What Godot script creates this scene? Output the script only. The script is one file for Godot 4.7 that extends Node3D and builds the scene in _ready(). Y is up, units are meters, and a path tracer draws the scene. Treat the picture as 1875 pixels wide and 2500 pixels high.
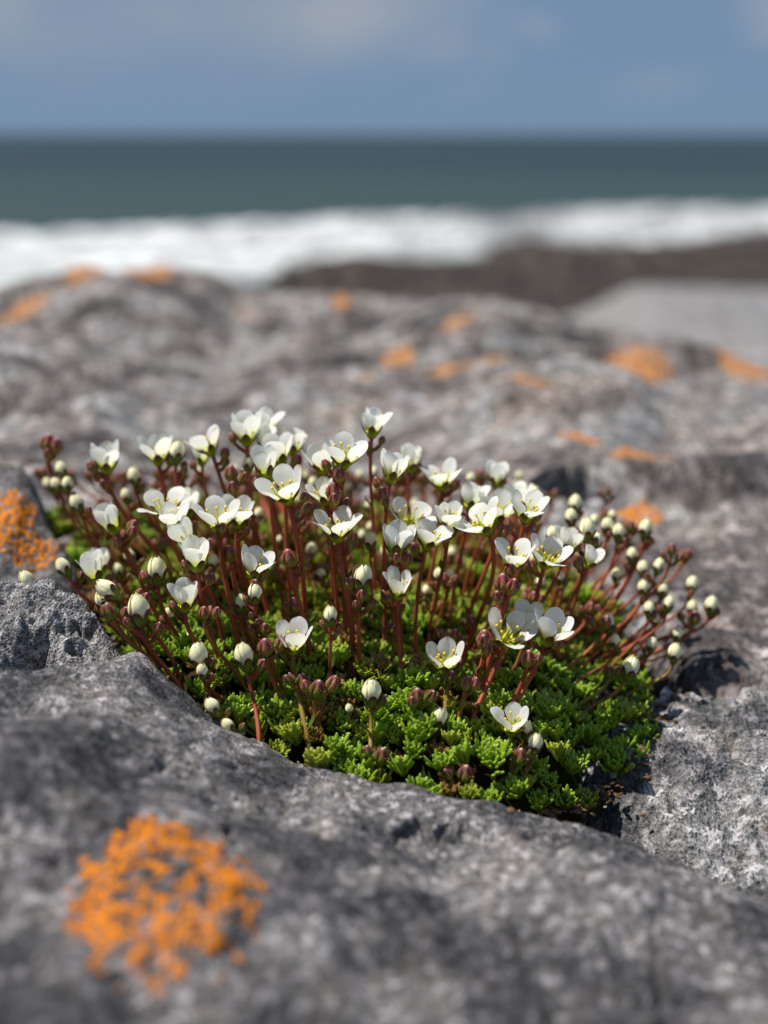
extends Node3D

const MM := 0.001
var made := {}          # meshes that are shared between alike parts
var M := {}             # materials
var dice := RandomNumberGenerator.new()
var broad := FastNoiseLite.new()
var fine := FastNoiseLite.new()
var cracks := FastNoiseLite.new()
var pits := FastNoiseLite.new()

# ---------------------------------------------------------------- mesh helpers
class Shape:
	var v := PackedVector3Array()
	var c := PackedColorArray()
	var uv := PackedVector2Array()
	var t := PackedInt32Array()

	# a grid of (rows + 1) x (columns + 1) points, joined to quads
	func grid(rows: int, columns: int, p: PackedVector3Array, col: PackedColorArray) -> void:
		var first := v.size()
		v.append_array(p)
		c.append_array(col)
		for i in rows + 1:
			for j in columns + 1:
				uv.append(Vector2(float(j) / columns, float(i) / rows))
		for i in rows:
			for j in columns:
				var a := first + i * (columns + 1) + j
				var b := a + columns + 1
				t.append_array([a, a + 1, b, a + 1, b + 1, b])

	func tri(a: Vector3, b: Vector3, d: Vector3, col: Color) -> void:
		var first := v.size()
		v.append_array([a, b, d])
		c.append_array([col, col, col])
		uv.append_array([Vector2.ZERO, Vector2.ZERO, Vector2.ZERO])
		t.append_array([first, first + 1, first + 2])

	# a tube through points; flat squeezes it along the second frame axis
	func tube(path: PackedVector3Array, radii: PackedFloat32Array, cols: PackedColorArray, sides: int, flat := 1.0, face := Vector3.ZERO) -> void:
		var p := PackedVector3Array()
		var col := PackedColorArray()
		var n := path.size()
		var across := face
		if across == Vector3.ZERO:
			var along := (path[n - 1] - path[0]).normalized()
			across = along.cross(Vector3(0.3, 0.1, 1)).normalized()
		for i in n:
			var along := (path[mini(i + 1, n - 1)] - path[maxi(i - 1, 0)]).normalized()
			across = (across - along * across.dot(along)).normalized()
			var other := along.cross(across)
			for j in sides + 1:
				var a := TAU * j / sides
				p.append(path[i] + (across * cos(a) + other * sin(a) * flat) * radii[i])
				col.append(cols[i])
		grid(n - 1, sides, p, col)

	func mesh(smooth := true) -> ArrayMesh:
		var n := PackedVector3Array()
		n.resize(v.size())
		for k in range(0, t.size(), 3):
			var face := (v[t[k + 2]] - v[t[k]]).cross(v[t[k + 1]] - v[t[k]])
			n[t[k]] += face
			n[t[k + 1]] += face
			n[t[k + 2]] += face
		# points that coincide (the seam of a tube) share their normal
		var at := {}
		if smooth:
			for k in v.size():
				var key := Vector3i((v[k] * 2.0e6).round())
				at[key] = at.get(key, Vector3.ZERO) + n[k]
		for k in v.size():
			n[k] = (at[Vector3i((v[k] * 2.0e6).round())] if smooth else n[k]).normalized()
		var a := []
		a.resize(Mesh.ARRAY_MAX)
		a[Mesh.ARRAY_VERTEX] = v
		a[Mesh.ARRAY_NORMAL] = n
		a[Mesh.ARRAY_COLOR] = c
		a[Mesh.ARRAY_TEX_UV] = uv
		a[Mesh.ARRAY_INDEX] = t
		var m := ArrayMesh.new()
		m.add_surface_from_arrays(Mesh.PRIMITIVE_TRIANGLES, a)
		return m


func part(called: String, mesh: Mesh, material: Material, parent: Node, at := Transform3D()) -> MeshInstance3D:
	var o := MeshInstance3D.new()
	o.name = called
	o.mesh = mesh
	o.material_override = material
	o.transform = at
	parent.add_child(o, true)
	return o


var taken := {}
func numbered(called: String) -> String:
	var n: int = taken.get(called, 0)
	taken[called] = n + 1
	return called if n == 0 else "%s_%03d" % [called, n]


func tag(o: Node, label: String, category: String, group := "", kind := "") -> void:
	if label: o.set_meta("label", label)
	if category: o.set_meta("category", category)
	if group: o.set_meta("group", group)
	if kind: o.set_meta("kind", kind)


func between(xs: PackedFloat32Array, ys: PackedFloat32Array, x: float) -> float:
	if x <= xs[0]: return ys[0]
	for k in range(1, xs.size()):
		if x < xs[k]:
			var s := (x - xs[k - 1]) / (xs[k] - xs[k - 1])
			return lerpf(ys[k - 1], ys[k], s * s * (3.0 - 2.0 * s) * 0.5 + s * 0.5)
	return ys[ys.size() - 1]


func noise_of(kind: int, octaves: int, f: float, seed_: int) -> FastNoiseLite:
	var n := FastNoiseLite.new()
	n.noise_type = kind
	n.fractal_octaves = octaves
	n.frequency = f
	n.seed = seed_
	return n

# ---------------------------------------------------------------- rocks: a height for every (x, z), all in millimetres
class Field:
	var x0: float
	var z0: float
	var dx: float
	var dz: float
	var nx: int
	var nz: int
	var h := PackedFloat32Array()
	func at(x: float, z: float) -> float:
		var u := clampf((x - x0) / dx, 0, nx - 1.001)
		var w := clampf((z - z0) / dz, 0, nz - 1.001)
		var i := int(u)
		var j := int(w)
		var a := h[j * nx + i]
		var b := h[j * nx + i + 1]
		var e := h[(j + 1) * nx + i]
		var f := h[(j + 1) * nx + i + 1]
		return lerpf(lerpf(a, b, u - i), lerpf(e, f, u - i), w - j)


func rock(called: String, x0: float, x1: float, nx: int, z0: float, z1: float, nz: int, height: Callable, tone: Callable, material: Material, skirt := 60.0) -> Array:
	var f := Field.new()
	f.x0 = x0
	f.z0 = z0
	f.nx = nx
	f.nz = nz
	f.dx = (x1 - x0) / (nx - 1)
	f.dz = (z1 - z0) / (nz - 1)
	f.h.resize(nx * nz)
	for j in nz:
		for i in nx:
			f.h[j * nx + i] = height.call(x0 + i * f.dx, z0 + j * f.dz)
	var w := nx + 2
	var v := PackedVector3Array()
	var n := PackedVector3Array()
	var c := PackedColorArray()
	var t := PackedInt32Array()
	for j in nz + 2:
		for i in w:
			var ii := clampi(i - 1, 0, nx - 1)
			var jj := clampi(j - 1, 0, nz - 1)
			var y := f.h[jj * nx + ii]
			var x := x0 + ii * f.dx
			var z := z0 + jj * f.dz
			var l := f.h[jj * nx + maxi(ii - 1, 0)]
			var r := f.h[jj * nx + mini(ii + 1, nx - 1)]
			var b := f.h[maxi(jj - 1, 0) * nx + ii]
			var e := f.h[mini(jj + 1, nz - 1) * nx + ii]
			var up := Vector3((l - r) / (2.0 * f.dx), 1.0, (b - e) / (2.0 * f.dz)).normalized()
			if ii != i - 1 or jj != j - 1:
				y -= skirt
				up = Vector3(i - 1 - ii, 0.3, j - 1 - jj).normalized()
			v.append(Vector3(x, y, z) * MM)
			n.append(up)
			c.append(tone.call(x, z, f.h[jj * nx + ii]))
	for j in nz + 1:
		for i in w - 1:
			var a := j * w + i
			t.append_array([a, a + 1, a + w, a + 1, a + w + 1, a + w])
	var arrays := []
	arrays.resize(Mesh.ARRAY_MAX)
	arrays[Mesh.ARRAY_VERTEX] = v
	arrays[Mesh.ARRAY_NORMAL] = n
	arrays[Mesh.ARRAY_COLOR] = c
	arrays[Mesh.ARRAY_INDEX] = t
	var m := ArrayMesh.new()
	m.add_surface_from_arrays(Mesh.PRIMITIVE_TRIANGLES, arrays)
	return [f, part(numbered(called), m, material, self)]


func rough(x: float, z: float, big: float, mid: float, small: float) -> float:
	return broad.get_noise_2d(x, z) * big + broad.get_noise_2d(x * 3.7 + 500.0, z * 3.7) * mid + fine.get_noise_2d(x, z) * small


# weathering of the limestone: thin cracks and solution pits, in millimetres
func worn(x: float, z: float, crack: float, pit: float) -> float:
	var k := cracks.get_noise_2d(x, z)
	var p := pits.get_noise_2d(x, z)
	return -crack * smoothstep(0.86, 0.97, k) - pit * smoothstep(0.25, 0.75, p)


func tone_of(x: float, z: float, from: Color, to: Color) -> Color:
	var a := broad.get_noise_2d(x * 1.9 - 900.0, z * 1.9 + 300.0) * 1.25 + 0.5
	var b := fine.get_noise_2d(x * 0.35 + 77.0, z * 0.35) * 0.5
	return from.lerp(to, clampf(a + b, 0.0, 1.0))


var front_x := PackedFloat32Array([-116.2, -96.9, -85.3, -70.9, -64.4, -58.9, -49.3, -38.9, -28.9, -18.9, -8.2, 4.1, 17.1, 41, 61.2, 81.2, 102.7, 141.1])
var front_y := PackedFloat32Array([34, 32.9, 29.1, 26.9, 24.1, 22.9, 16.3, 9.8, 7.6, 5, 5.7, 5.6, 3.8, 1.1, -4.8, -13, -21.9, -28.3])
var front_z := PackedFloat32Array([-247, -244.6, -245.5, -249, -256.5, -262.4, -260.3, -254.1, -250.3, -245.3, -240.3, -236, -231.3, -228.3, -223.3, -218.7, -210.6, -208.6])
func front_height(x: float, z: float) -> float:
	var yc := between(front_x, front_y, x)
	var s := z - between(front_x, front_z, x) - broad.get_noise_2d(x * 2.0, 40.0) * 2.0
	var y := 0.0
	if s >= 0.0:
		var shelf := between(PackedFloat32Array([-90, -70, -45, 0, 60, 110]), PackedFloat32Array([37, 36, 24, 14, 7, 0]), x)
		shelf -= 13.0 * smoothstep(-40.0, -75.0, x) * smoothstep(-205.0, -150.0, z)
		y = lerpf(yc, shelf, 1.0 - exp(-s / 40.0))
		y += rough(x, z, 8.0, 1.3, 0.32) * (0.25 + 0.75 * smoothstep(0.0, 22.0, s)) + rough(x * 4.0, z * 4.0, 0.0, 0.2, 0.18)
		y += worn(x, z, 2.6, 0.8)
		# the broken step below the crest
		var split := z + 219.0 + 0.2 * (x - 9.0) + fine.get_noise_2d(x * 1.2, 3.0) * 5.0
		y -= 3.6 * smoothstep(2.4, 0.6, absf(split)) * smoothstep(11.0, 6.0, absf(x - 9.0)) * smoothstep(-0.35, 0.1, fine.get_noise_2d(x * 0.9, z * 0.9))
		y -= 2.2 * smoothstep(1.6, 0.3, absf(z + 209.0 - 0.9 * (x - 2.0) + fine.get_noise_2d(x, 60.0) * 4.0)) * smoothstep(8.0, 3.0, absf(x + 1.0))
	else:
		y = yc - 1.25 * s * s / (3.0 - s) + rough(x, z, 2.0, 1.2, 0.5) + worn(x, z, 1.0, 0.5)
	return maxf(y, -62.0)


var knob_x := PackedFloat32Array([-126, -108.1, -96.5, -89.5, -84.8, -77, -72.5, -68, -64.1, -60.9, -58.6])
var knob_y := PackedFloat32Array([35.1, 34.9, 34.1, 34.1, 33.7, 31.7, 27.7, 22.5, 18.9, 14.9, 0.9])
var knob_z := PackedFloat32Array([-285.1, -284, -283.7, -283.7, -283.6, -281.9, -278.6, -274.8, -271.6, -268.3, -263.9])
func knob_height(x: float, z: float) -> float:
	var yc := between(knob_x, knob_y, x)
	var s := z - between(knob_x, knob_z, x)
	var bumps := rough(x, z, 1.2, 1.3, 0.55) + rough(x * 3.0, z * 3.0, 0.0, 0.7, 0.35)
	bumps += 1.6 * exp(-(pow((x + 85.0) / 3.0, 2.0) + pow((z + 282.0) / 3.0, 2.0)))
	# a dark split near the top and the hollow under it
	bumps -= 2.6 * smoothstep(1.5, 0.2, absf((z + 272.5) + 0.35 * (x + 75.0) + fine.get_noise_2d(x * 2.0, 9.0) * 2.5)) * smoothstep(6.0, 3.0, absf(x + 75.0))
	if s >= 0.0:
		# worn layers: low broken steps across the face
		for edge: float in [3.5, 8.0, 12.0]:
			bumps -= 1.1 * smoothstep(0.0, 0.9, s - edge - fine.get_noise_2d(x * 0.45 + edge * 9.0, z * 0.3) * 7.0) * (0.4 + 0.9 * absf(fine.get_noise_2d(x * 0.3, edge * 20.0)) * 2.0)
		return yc + 1.2 - 0.32 * s - 0.003 * s * s - 1.5 * maxf(0.0, s - 13.5 + fine.get_noise_2d(x * 0.5, z * 0.5 + 70.0) * 9.0) * smoothstep(-94.0, -84.0, x) + bumps * 1.2 + worn(x, z, 1.4, 0.8)
	return maxf(yc - 1.3 * s * s / (2.5 - s) + bumps, -50.0)


var lump_x := PackedFloat32Array([-172.9, -135.6, -120.3, -113.2, -110.2, -106.4, -101.5, -96.7, -91.9, -88.4])
var lump_y := PackedFloat32Array([47.6, 45.3, 43.7, 42.6, 40.2, 32.9, 25.7, 22.7, 17.2, 10.5])
var lump_z := PackedFloat32Array([-372, -368, -365.3, -362.9, -360, -353.6, -346.1, -339.9, -335, -332])
func left_height(x: float, z: float) -> float:
	var yc := between(lump_x, lump_y, x)
	var s := z - between(lump_x, lump_z, x)
	var bumps := rough(x, z, 3.0, 1.6, 0.5) + worn(x, z, 1.2, 0.7)
	if s >= 0.0:
		return yc - 0.52 * s + bumps
	return maxf(yc - 1.3 * s * s / (4.0 - s) + bumps, -50.0)


func right_height(x: float, z: float) -> float:
	var y := -1.5 - (z + 300.0) * 0.32 + rough(x, z, 5.0, 1.8, 0.6) + rough(x * 4.0, z * 4.0, 0.0, 0.5, 0.2) + worn(x, z, 1.4, 0.9)
	y -= 30.0 * smoothstep(-300.0, -309.0, z + fine.get_noise_2d(x * 0.5, 5.0) * 5.0)
	return y - 22.0 * smoothstep(62.0, 40.0, x + (z + 270.0) * -0.55)


var sky_x := PackedFloat32Array([-597.4, -433.5, -318.4, -260.8, -184, -144.2, -105.1, -47.2, 25.2, 93.4, 155.3, 205.9, 242, 295.8, 421.9])
var sky_y := PackedFloat32Array([26.6, 8.3, 16.7, 27, 39.4, 31, 16.4, 20.2, 17.7, 20, 16, 7.2, -2.8, -18.9, -40])
var sky_z := PackedFloat32Array([-907, -1006, -1008.7, -1011.9, -1015.8, -1002.7, -987.6, -957.4, -935.6, -904.9, -861.7, -796.1, -751.1, -704.1, -676.5])
func back_height(x: float, z: float) -> float:
	var yc := between(sky_x, sky_y, x)
	var zc := between(sky_x, sky_z, x)
	var start := 20.0 - 6.0 * smoothstep(-60.0, 0.0, x) + 7.0 * smoothstep(20.0, 70.0, x)
	var y := 0.0
	var far_ := rough(x * 0.30, z * 0.46, 27.0, 2.4, 0.8)
	if z > -455.0:
		var s := (z + 455.0) / 120.0
		var low := -2.0 + 14.0 * smoothstep(-20.0, -100.0, x)
		y = lerpf(start, low, smoothstep(0.0, 1.0, s) * 0.45 + 0.55 * smoothstep(0.01, 0.16, s) * smoothstep(20.0, 60.0, x) + 0.55 * s * (1.0 - smoothstep(20.0, 60.0, x)))
		y += rough(x, z, 6.0, 2.4, 0.6) * 0.9 * smoothstep(-455.0, -430.0, z) + far_ * (1.0 - smoothstep(-455.0, -430.0, z)) * 0.4
	elif z > zc:
		var s := (z + 455.0) / (zc + 455.0)
		y = lerpf(start, yc, s) - 9.0 * sin(PI * s) + far_ * (0.4 + 0.6 * smoothstep(0.0, 0.25, s) - 0.7 * smoothstep(0.85, 1.0, s))
	else:
		y = yc - 1.1 * pow(zc - z, 2.0) / (25.0 - z + zc) + far_ * 0.3
	y += worn(x * 0.7, z * 0.7, 1.6, 0.5)
	# the hole under the ledge
	var hole := pow((x - 74.0) / 13.0, 2.0) + pow((z + 449.0) / 7.0, 2.0) + fine.get_noise_2d(x, z) * 0.5
	y -= 34.0 * smoothstep(1.2, 0.75, hole)
	# the basin in which the cushion grows, and the open side at the front
	var basin := pow((x + 12.0) / 92.0, 2.0) + pow((z + 322.0) / 80.0, 2.0)
	y -= 42.0 * smoothstep(1.25, 0.7, basin)
	y -= 10.0 * smoothstep(-317.0, -307.0, z - fine.get_noise_2d(x * 0.5, 25.0) * 4.0)
	return maxf(y, -260.0)


# the slab's colours: blue grey at the left, a paler brownish middle, a darker stained part at the lower right
func back_tone(x: float, z: float, _y: float) -> Color:
	var c := tone_of(x * 0.6, z * 0.8, Color(0.24, 0.225, 0.23), Color(1.30, 1.18, 1.10))
	var wide := broad.get_noise_2d(x * 0.45 + 40.0, z * 0.45)
	var tan_ := clampf(exp(-pow((x - 70.0) / 120.0, 2.0) - pow((z + 600.0) / 130.0, 2.0)) + wide * 0.8, 0.0, 1.0)
	c = c.lerp(Color(1.28, 1.09, 0.96), tan_ * 0.6)
	var stain := clampf(exp(-pow((x - 120.0) / 75.0, 2.0) - pow((z + 385.0) / 42.0, 2.0)) - wide * 0.5, 0.0, 1.0)
	return c.lerp(Color(0.36, 0.34, 0.35), stain * 0.7)


func ground_height(x: float, z: float) -> float:
	var y := between(PackedFloat32Array([-16000, -13500, -12500, -8000, -7000, -3500, -1583, -1000, -300, 1500]), PackedFloat32Array([-3600, -3200, -1350, -960, -700, -371, -157, -120, -80, -70]), z)
	y += broad.get_noise_2d(x * 0.05, z * 0.05) * 0.004 * absf(z + 700.0) * smoothstep(-900.0, -1500.0, z)
	var side := x / maxf(-z, 100.0)
	y -= 170.0 * smoothstep(0.21, 0.15, side) * smoothstep(-2000.0, -4000.0, z)
	return y - 3200.0 * smoothstep(-0.07, -0.14, side) * smoothstep(-1500.0, -6000.0, z)


var reef_x := PackedFloat32Array([-1049.7, -944.5, -930.9, -763.9, -573.8, -199.5, 122.9, 525.9, 888.7, 1017.4, 1430.1, 1706.4, 2167, 2977, 4457.2, 7627.3])
var reef_y := PackedFloat32Array([-982.8, -869.8, -879.9, -849.7, -828.6, -838.7, -877.2, -896.4, -925.7, -868.9, -833.7, -877.7, -904.1, -920.2, -914.3, -952.1])
var reef_z := PackedFloat32Array([-8345.3, -8590.2, -9111, -9644.4, -10175, -10695.8, -10683.7, -10677.7, -11192.5, -11734.2, -12269.2, -12255.4, -12247.2, -12766.1, -14339.7, -14851.9])
func reef_height(x: float, z: float) -> float:
	var yc := between(reef_x, reef_y, x)
	var zc := between(reef_x, reef_z, x)
	var n := broad.get_noise_2d(x * 0.12, z * 0.12)
	var k := broad.get_noise_2d(x * 0.5, z * 0.3 + 900.0)
	if z >= zc:
		var s := (z - zc) / maxf(-7900.0 - zc, 1.0)
		return lerpf(yc, -985.0, smoothstep(0.0, 1.0, s)) - 50.0 * sin(PI * minf(s, 1.0)) + (n * 90.0 + k * 60.0) * smoothstep(0.0, 0.3, s)
	return maxf(yc - (zc - z) * 1.1 + n * 80.0, -3300.0)


# the crust of an orange lichen: a thin raised skin on a rock, with rings and gaps of bare stone
func lichen(on: Field, x: float, z: float, rx: float, rz: float, seed_: int, ring: float, gaps: float, step: float, label: String, dull: float) -> void:
	var n := noise_of(FastNoiseLite.TYPE_SIMPLEX, 3, 2.6 / minf(rx, rz), seed_)
	var g := noise_of(FastNoiseLite.TYPE_SIMPLEX, 2, 0.42 / step * 0.6, seed_ + 9)
	var s := Shape.new()
	var cols := int(2.6 * rx / step)
	var rows := int(2.6 * rz / step)
	var id := PackedInt32Array()
	id.resize((cols + 1) * (rows + 1))
	id.fill(-1)
	var high := PackedFloat32Array()
	for j in rows + 1:
		for i in cols + 1:
			var px := x - 1.3 * rx + i * step
			var pz := z - 1.3 * rz + j * step
			var q := Vector2((px - x) / rx, (pz - z) / rz)
			var a := n.get_noise_2d(px, pz)
			var r := q.length() + a * 0.34
			var k := 1.0 - smoothstep(0.75, 1.0, r)
			var gone := 0.0
			k *= lerpf(1.0, smoothstep(0.40, 0.74, r), ring)
			if ring > 0.9 and r < 0.72: k = maxf(k, 0.75 * smoothstep(0.12, 0.34, n.get_noise_2d(px * 1.35 + 90.0, pz * 1.35)))
			if k <= 0.01: gone = 9.0
			k = minf(k * 1.6, 1.0) - gaps * (0.55 + n.get_noise_2d(px * 2.1 + 300.0, pz * 2.1) * 0.8 + g.get_noise_2d(px, pz) * 2.1) - gone
			high.append(k)
	for j in rows + 1:
		for i in cols + 1:
			var k := high[j * (cols + 1) + i]
			var near := k
			for d in [-1, 1]:
				near = maxf(near, maxf(high[j * (cols + 1) + clampi(i + d, 0, cols)], high[clampi(j + d, 0, rows) * (cols + 1) + i]))
			if near < 0.05: continue
			var px := x - 1.3 * rx + i * step
			var pz := z - 1.3 * rz + j * step
			id[j * (cols + 1) + i] = s.v.size()
			var lift := step * (-0.5 + 1.5 * smoothstep(0.05, 0.35, k) + 0.5 * g.get_noise_2d(px * 2.0, pz * 2.0))
			s.v.append(Vector3(px, on.at(px, pz) + lift, pz) * MM)
			var w := clampf(0.5 + g.get_noise_2d(px * 1.3 + 50.0, pz * 1.3), 0.0, 1.0)
			s.c.append(Color(0.42, 0.125, 0.008).lerp(Color(0.62, 0.205, 0.010), w).lerp(Color(0.36, 0.21, 0.11), dull))
			s.uv.append(Vector2.ZERO)
	for j in rows:
		for i in cols:
			var a := id[j * (cols + 1) + i]
			var b := id[j * (cols + 1) + i + 1]
			var c := id[(j + 1) * (cols + 1) + i]
			var d := id[(j + 1) * (cols + 1) + i + 1]
			if a >= 0 and b >= 0 and c >= 0 and d >= 0:
				s.t.append_array([a, b, c, b, d, c])
	if s.t.size() == 0: return
	tag(part(numbered("lichen_crust"), s.mesh(), M.lichen, self), label, "lichen", "orange lichens on the limestone")

# ---------------------------------------------------------------- parts of the plants, in metres, base at the origin, growing along y, outwards along z
func petal_mesh(k: int) -> ArrayMesh:
	var key := "petal%d" % k
	if made.has(key): return made[key]
	var r := RandomNumberGenerator.new()
	r.seed = 40 + k
	var long := 7.7 * r.randf_range(0.94, 1.06)
	var half := 2.62 * r.randf_range(0.92, 1.08)
	var bend := r.randf_range(-30.0, -8.0)
	var tip := r.randf_range(0.0, 26.0)
	var dish := r.randf_range(0.10, 0.17)
	var skew := r.randf_range(-0.12, 0.12)
	var wave := r.randf_range(0.0, TAU)
	var s := Shape.new()
	var p := PackedVector3Array()
	var c := PackedColorArray()
	var y := 0.0
	var z := 0.0
	var rows := 16
	var cols := 10
	for i in rows + 1:
		var t := float(i) / rows
		var phi := deg_to_rad(14.0 + bend * smoothstep(0.0, 0.6, t) + tip * smoothstep(0.6, 1.0, t))
		if i > 0:
			y += cos(phi) * long / rows
			z += sin(phi) * long / rows
		var w := half * (0.30 + 0.70 * smoothstep(0.0, 0.68, t))
		if t > 0.56: w *= sqrt(maxf(0.0, 1.0 - pow((t - 0.56) / 0.445, 2.2)))
		for j in cols + 1:
			var q := 2.0 * j / cols - 1.0
			var inward := dish * w * q * q * (1.6 - t) + 0.07 * sin(q * 3.0 + wave + 4.0 * t) * t
			var vein := 0.035 * cos(q * 16.0) * (1.0 - q * q) * t
			p.append(Vector3(q * w + skew * t * t * half, y + sin(phi) * inward, z - cos(phi) * (inward - vein)) * MM)
			var tired := smoothstep(0.86, 1.0, t + 0.05 * sin(q * 7.0 + wave)) * (0.75 if k == 7 else 0.3 if k == 4 else 0.0)
			c.append(Color(0.60, 0.66, 0.07).lerp(Color(0.96, 0.955, 0.925), smoothstep(0.04, 0.56 + 0.06 * cos(q * 16.0), t)).lerp(Color(0.50, 0.36, 0.20), tired))
	s.grid(rows, cols, p, c)
	made[key] = s.mesh()
	return made[key]


# a petal of a closed bud: a rounded shell wrapped about the axis, one edge over the next petal
func bud_petal_mesh(k: int) -> ArrayMesh:
	var key := "bud_petal%d" % k
	if made.has(key): return made[key]
	var r := RandomNumberGenerator.new()
	r.seed = 70 + k
	var s := Shape.new()
	var p := PackedVector3Array()
	var c := PackedColorArray()
	var rows := 14
	var cols := 10
	var tall := r.randf_range(0.93, 1.04)
	for i in rows + 1:
		var t := float(i) / rows
		var w := 0.55 + 0.5 * smoothstep(0.0, 0.5, t)
		if t > 0.6: w *= sqrt(maxf(0.0, 1.0 - pow((t - 0.6) / 0.405, 2.0)))
		for j in cols + 1:
			var q := 2.0 * j / cols - 1.0
			var a := q * w * 0.98 + 0.22 * t
			var up := t * (1.0 - 0.05 * q * q)
			var rad := 2.5 * pow(sin(PI * (0.13 + 0.80 * up)), 0.80) * (1.0 + 0.10 * q + 0.05 * absf(q) * q) * (1.0 + 0.02 * cos(q * 9.0))
			rad = maxf(rad, 0.35)
			p.append(Vector3(sin(a) * rad, up * 7.6 * tall, cos(a) * rad) * MM)
			c.append(Color(0.55, 0.60, 0.20).lerp(Color(0.94, 0.885, 0.58), smoothstep(0.0, 0.45, t)).lerp(Color(0.80, 0.76, 0.46), 0.25 * smoothstep(0.55, 1.0, absf(q))))
	s.grid(rows, cols, p, c)
	made[key] = s.mesh()
	return made[key]


# a body of revolution with lobes, for cups, cores, closed buds and fruits: profile of (height, radius)
func turned(profile: PackedVector2Array, cols: PackedColorArray, sides: int, lobes := 0, deep := 0.0) -> ArrayMesh:
	var s := Shape.new()
	var p := PackedVector3Array()
	var c := PackedColorArray()
	var n := profile.size()
	for i in n:
		for j in sides + 1:
			var a := TAU * j / sides
			var r := profile[i].y * (1.0 - deep * pow(absf(sin(a * lobes * 0.5)), 6.0))
			p.append(Vector3(sin(a) * r, profile[i].x, cos(a) * r) * MM)
			c.append(cols[i])
	s.grid(n - 1, sides, p, c)
	return s.mesh()


func sepal_mesh(k: int) -> ArrayMesh:
	var key := "sepal%d" % k
	if made.has(key): return made[key]
	var r := RandomNumberGenerator.new()
	r.seed = 20 + k
	var s := Shape.new()
	var rows := 7
	var cols := 5
	var long := 3.4 * r.randf_range(0.9, 1.1)
	for side: float in [1.0, -1.0]:
		var p := PackedVector3Array()
		var c := PackedColorArray()
		for i in rows + 1:
			var t := float(i) / rows
			var w := 1.15 * (0.75 + 0.35 * sin(PI * t)) * sqrt(maxf(0.0, 1.0 - pow(t, 2.6)))
			var z := 0.9 * t - 1.0 * t * t
			for j in cols + 1:
				var q := (2.0 * j / cols - 1.0)
				p.append(Vector3(q * w, long * t, z - 0.28 * q * q * w + side * 0.16 * (1.0 - q * q) * (1.0 - t * 0.8)) * MM)
				c.append(Color(0.17, 0.20, 0.014).lerp(Color(0.115, 0.026, 0.020), smoothstep(0.25, 0.85, t + 0.2 * q * q + r.randf_range(-0.08, 0.08))))
		s.grid(rows, cols, p, c)
	made[key] = s.mesh()
	return made[key]


# a sepal that hugs a bud
func bud_sepal_mesh(k: int) -> ArrayMesh:
	var key := "bud_sepal%d" % k
	if made.has(key): return made[key]
	var r := RandomNumberGenerator.new()
	r.seed = 90 + k
	var s := Shape.new()
	var tall := 4.2 * r.randf_range(0.85, 1.15)
	for side: float in [1.0, -1.0]:
		var p := PackedVector3Array()
		var c := PackedColorArray()
		for i in 9:
			var t := i / 8.0
			var w := 0.56 * sqrt(maxf(0.0, 1.0 - pow(t, 2.2)))
			for j in 7:
				var q := j / 3.0 - 1.0
				var rad := 2.62 * pow(sin(PI * (0.13 + 0.40 * t)), 0.7) + 0.22 + side * 0.14 * (1.0 - q * q) + 0.25 * smoothstep(0.7, 1.0, t)
				p.append(Vector3(sin(q * w) * rad, -0.3 + tall * t, cos(q * w) * rad) * MM)
				c.append(Color(0.12, 0.17, 0.012).lerp(Color(0.10, 0.020, 0.018), smoothstep(0.3, 0.9, t + 0.25 * q * q + r.randf_range(-0.08, 0.08))))
		s.grid(8, 6, p, c)
	made[key] = s.mesh()
	return made[key]


func stamen_mesh(k: int) -> ArrayMesh:
	var key := "stamen%d" % k
	if not made.has(key):
		var s := Shape.new()
		var long := 2.5 + 0.32 * k
		var yellow := Color(0.60, 0.55, 0.10)
		s.tube(PackedVector3Array([Vector3.ZERO, Vector3(0, long * 0.6, 0.3) * MM, Vector3(0, long, 0.12) * MM]), PackedFloat32Array([0.2 * MM, 0.15 * MM, 0.11 * MM]), PackedColorArray([yellow, yellow, yellow]), 5)
		var path := PackedVector3Array()
		var rad := PackedFloat32Array()
		var col := PackedColorArray()
		for i in 7:
			var t := i / 6.0
			path.append(Vector3(0, long + (t - 0.35) * 1.0, 0.12) * MM)
			rad.append(maxf(0.02, 0.38 * sqrt(maxf(0.0, 1.0 - pow(2.0 * t - 1.0, 2.0)))) * MM)
			col.append(Color(0.80, 0.60, 0.08))
		s.tube(path, rad, col, 7)
		made[key] = s.mesh()
	return made[key]


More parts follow.
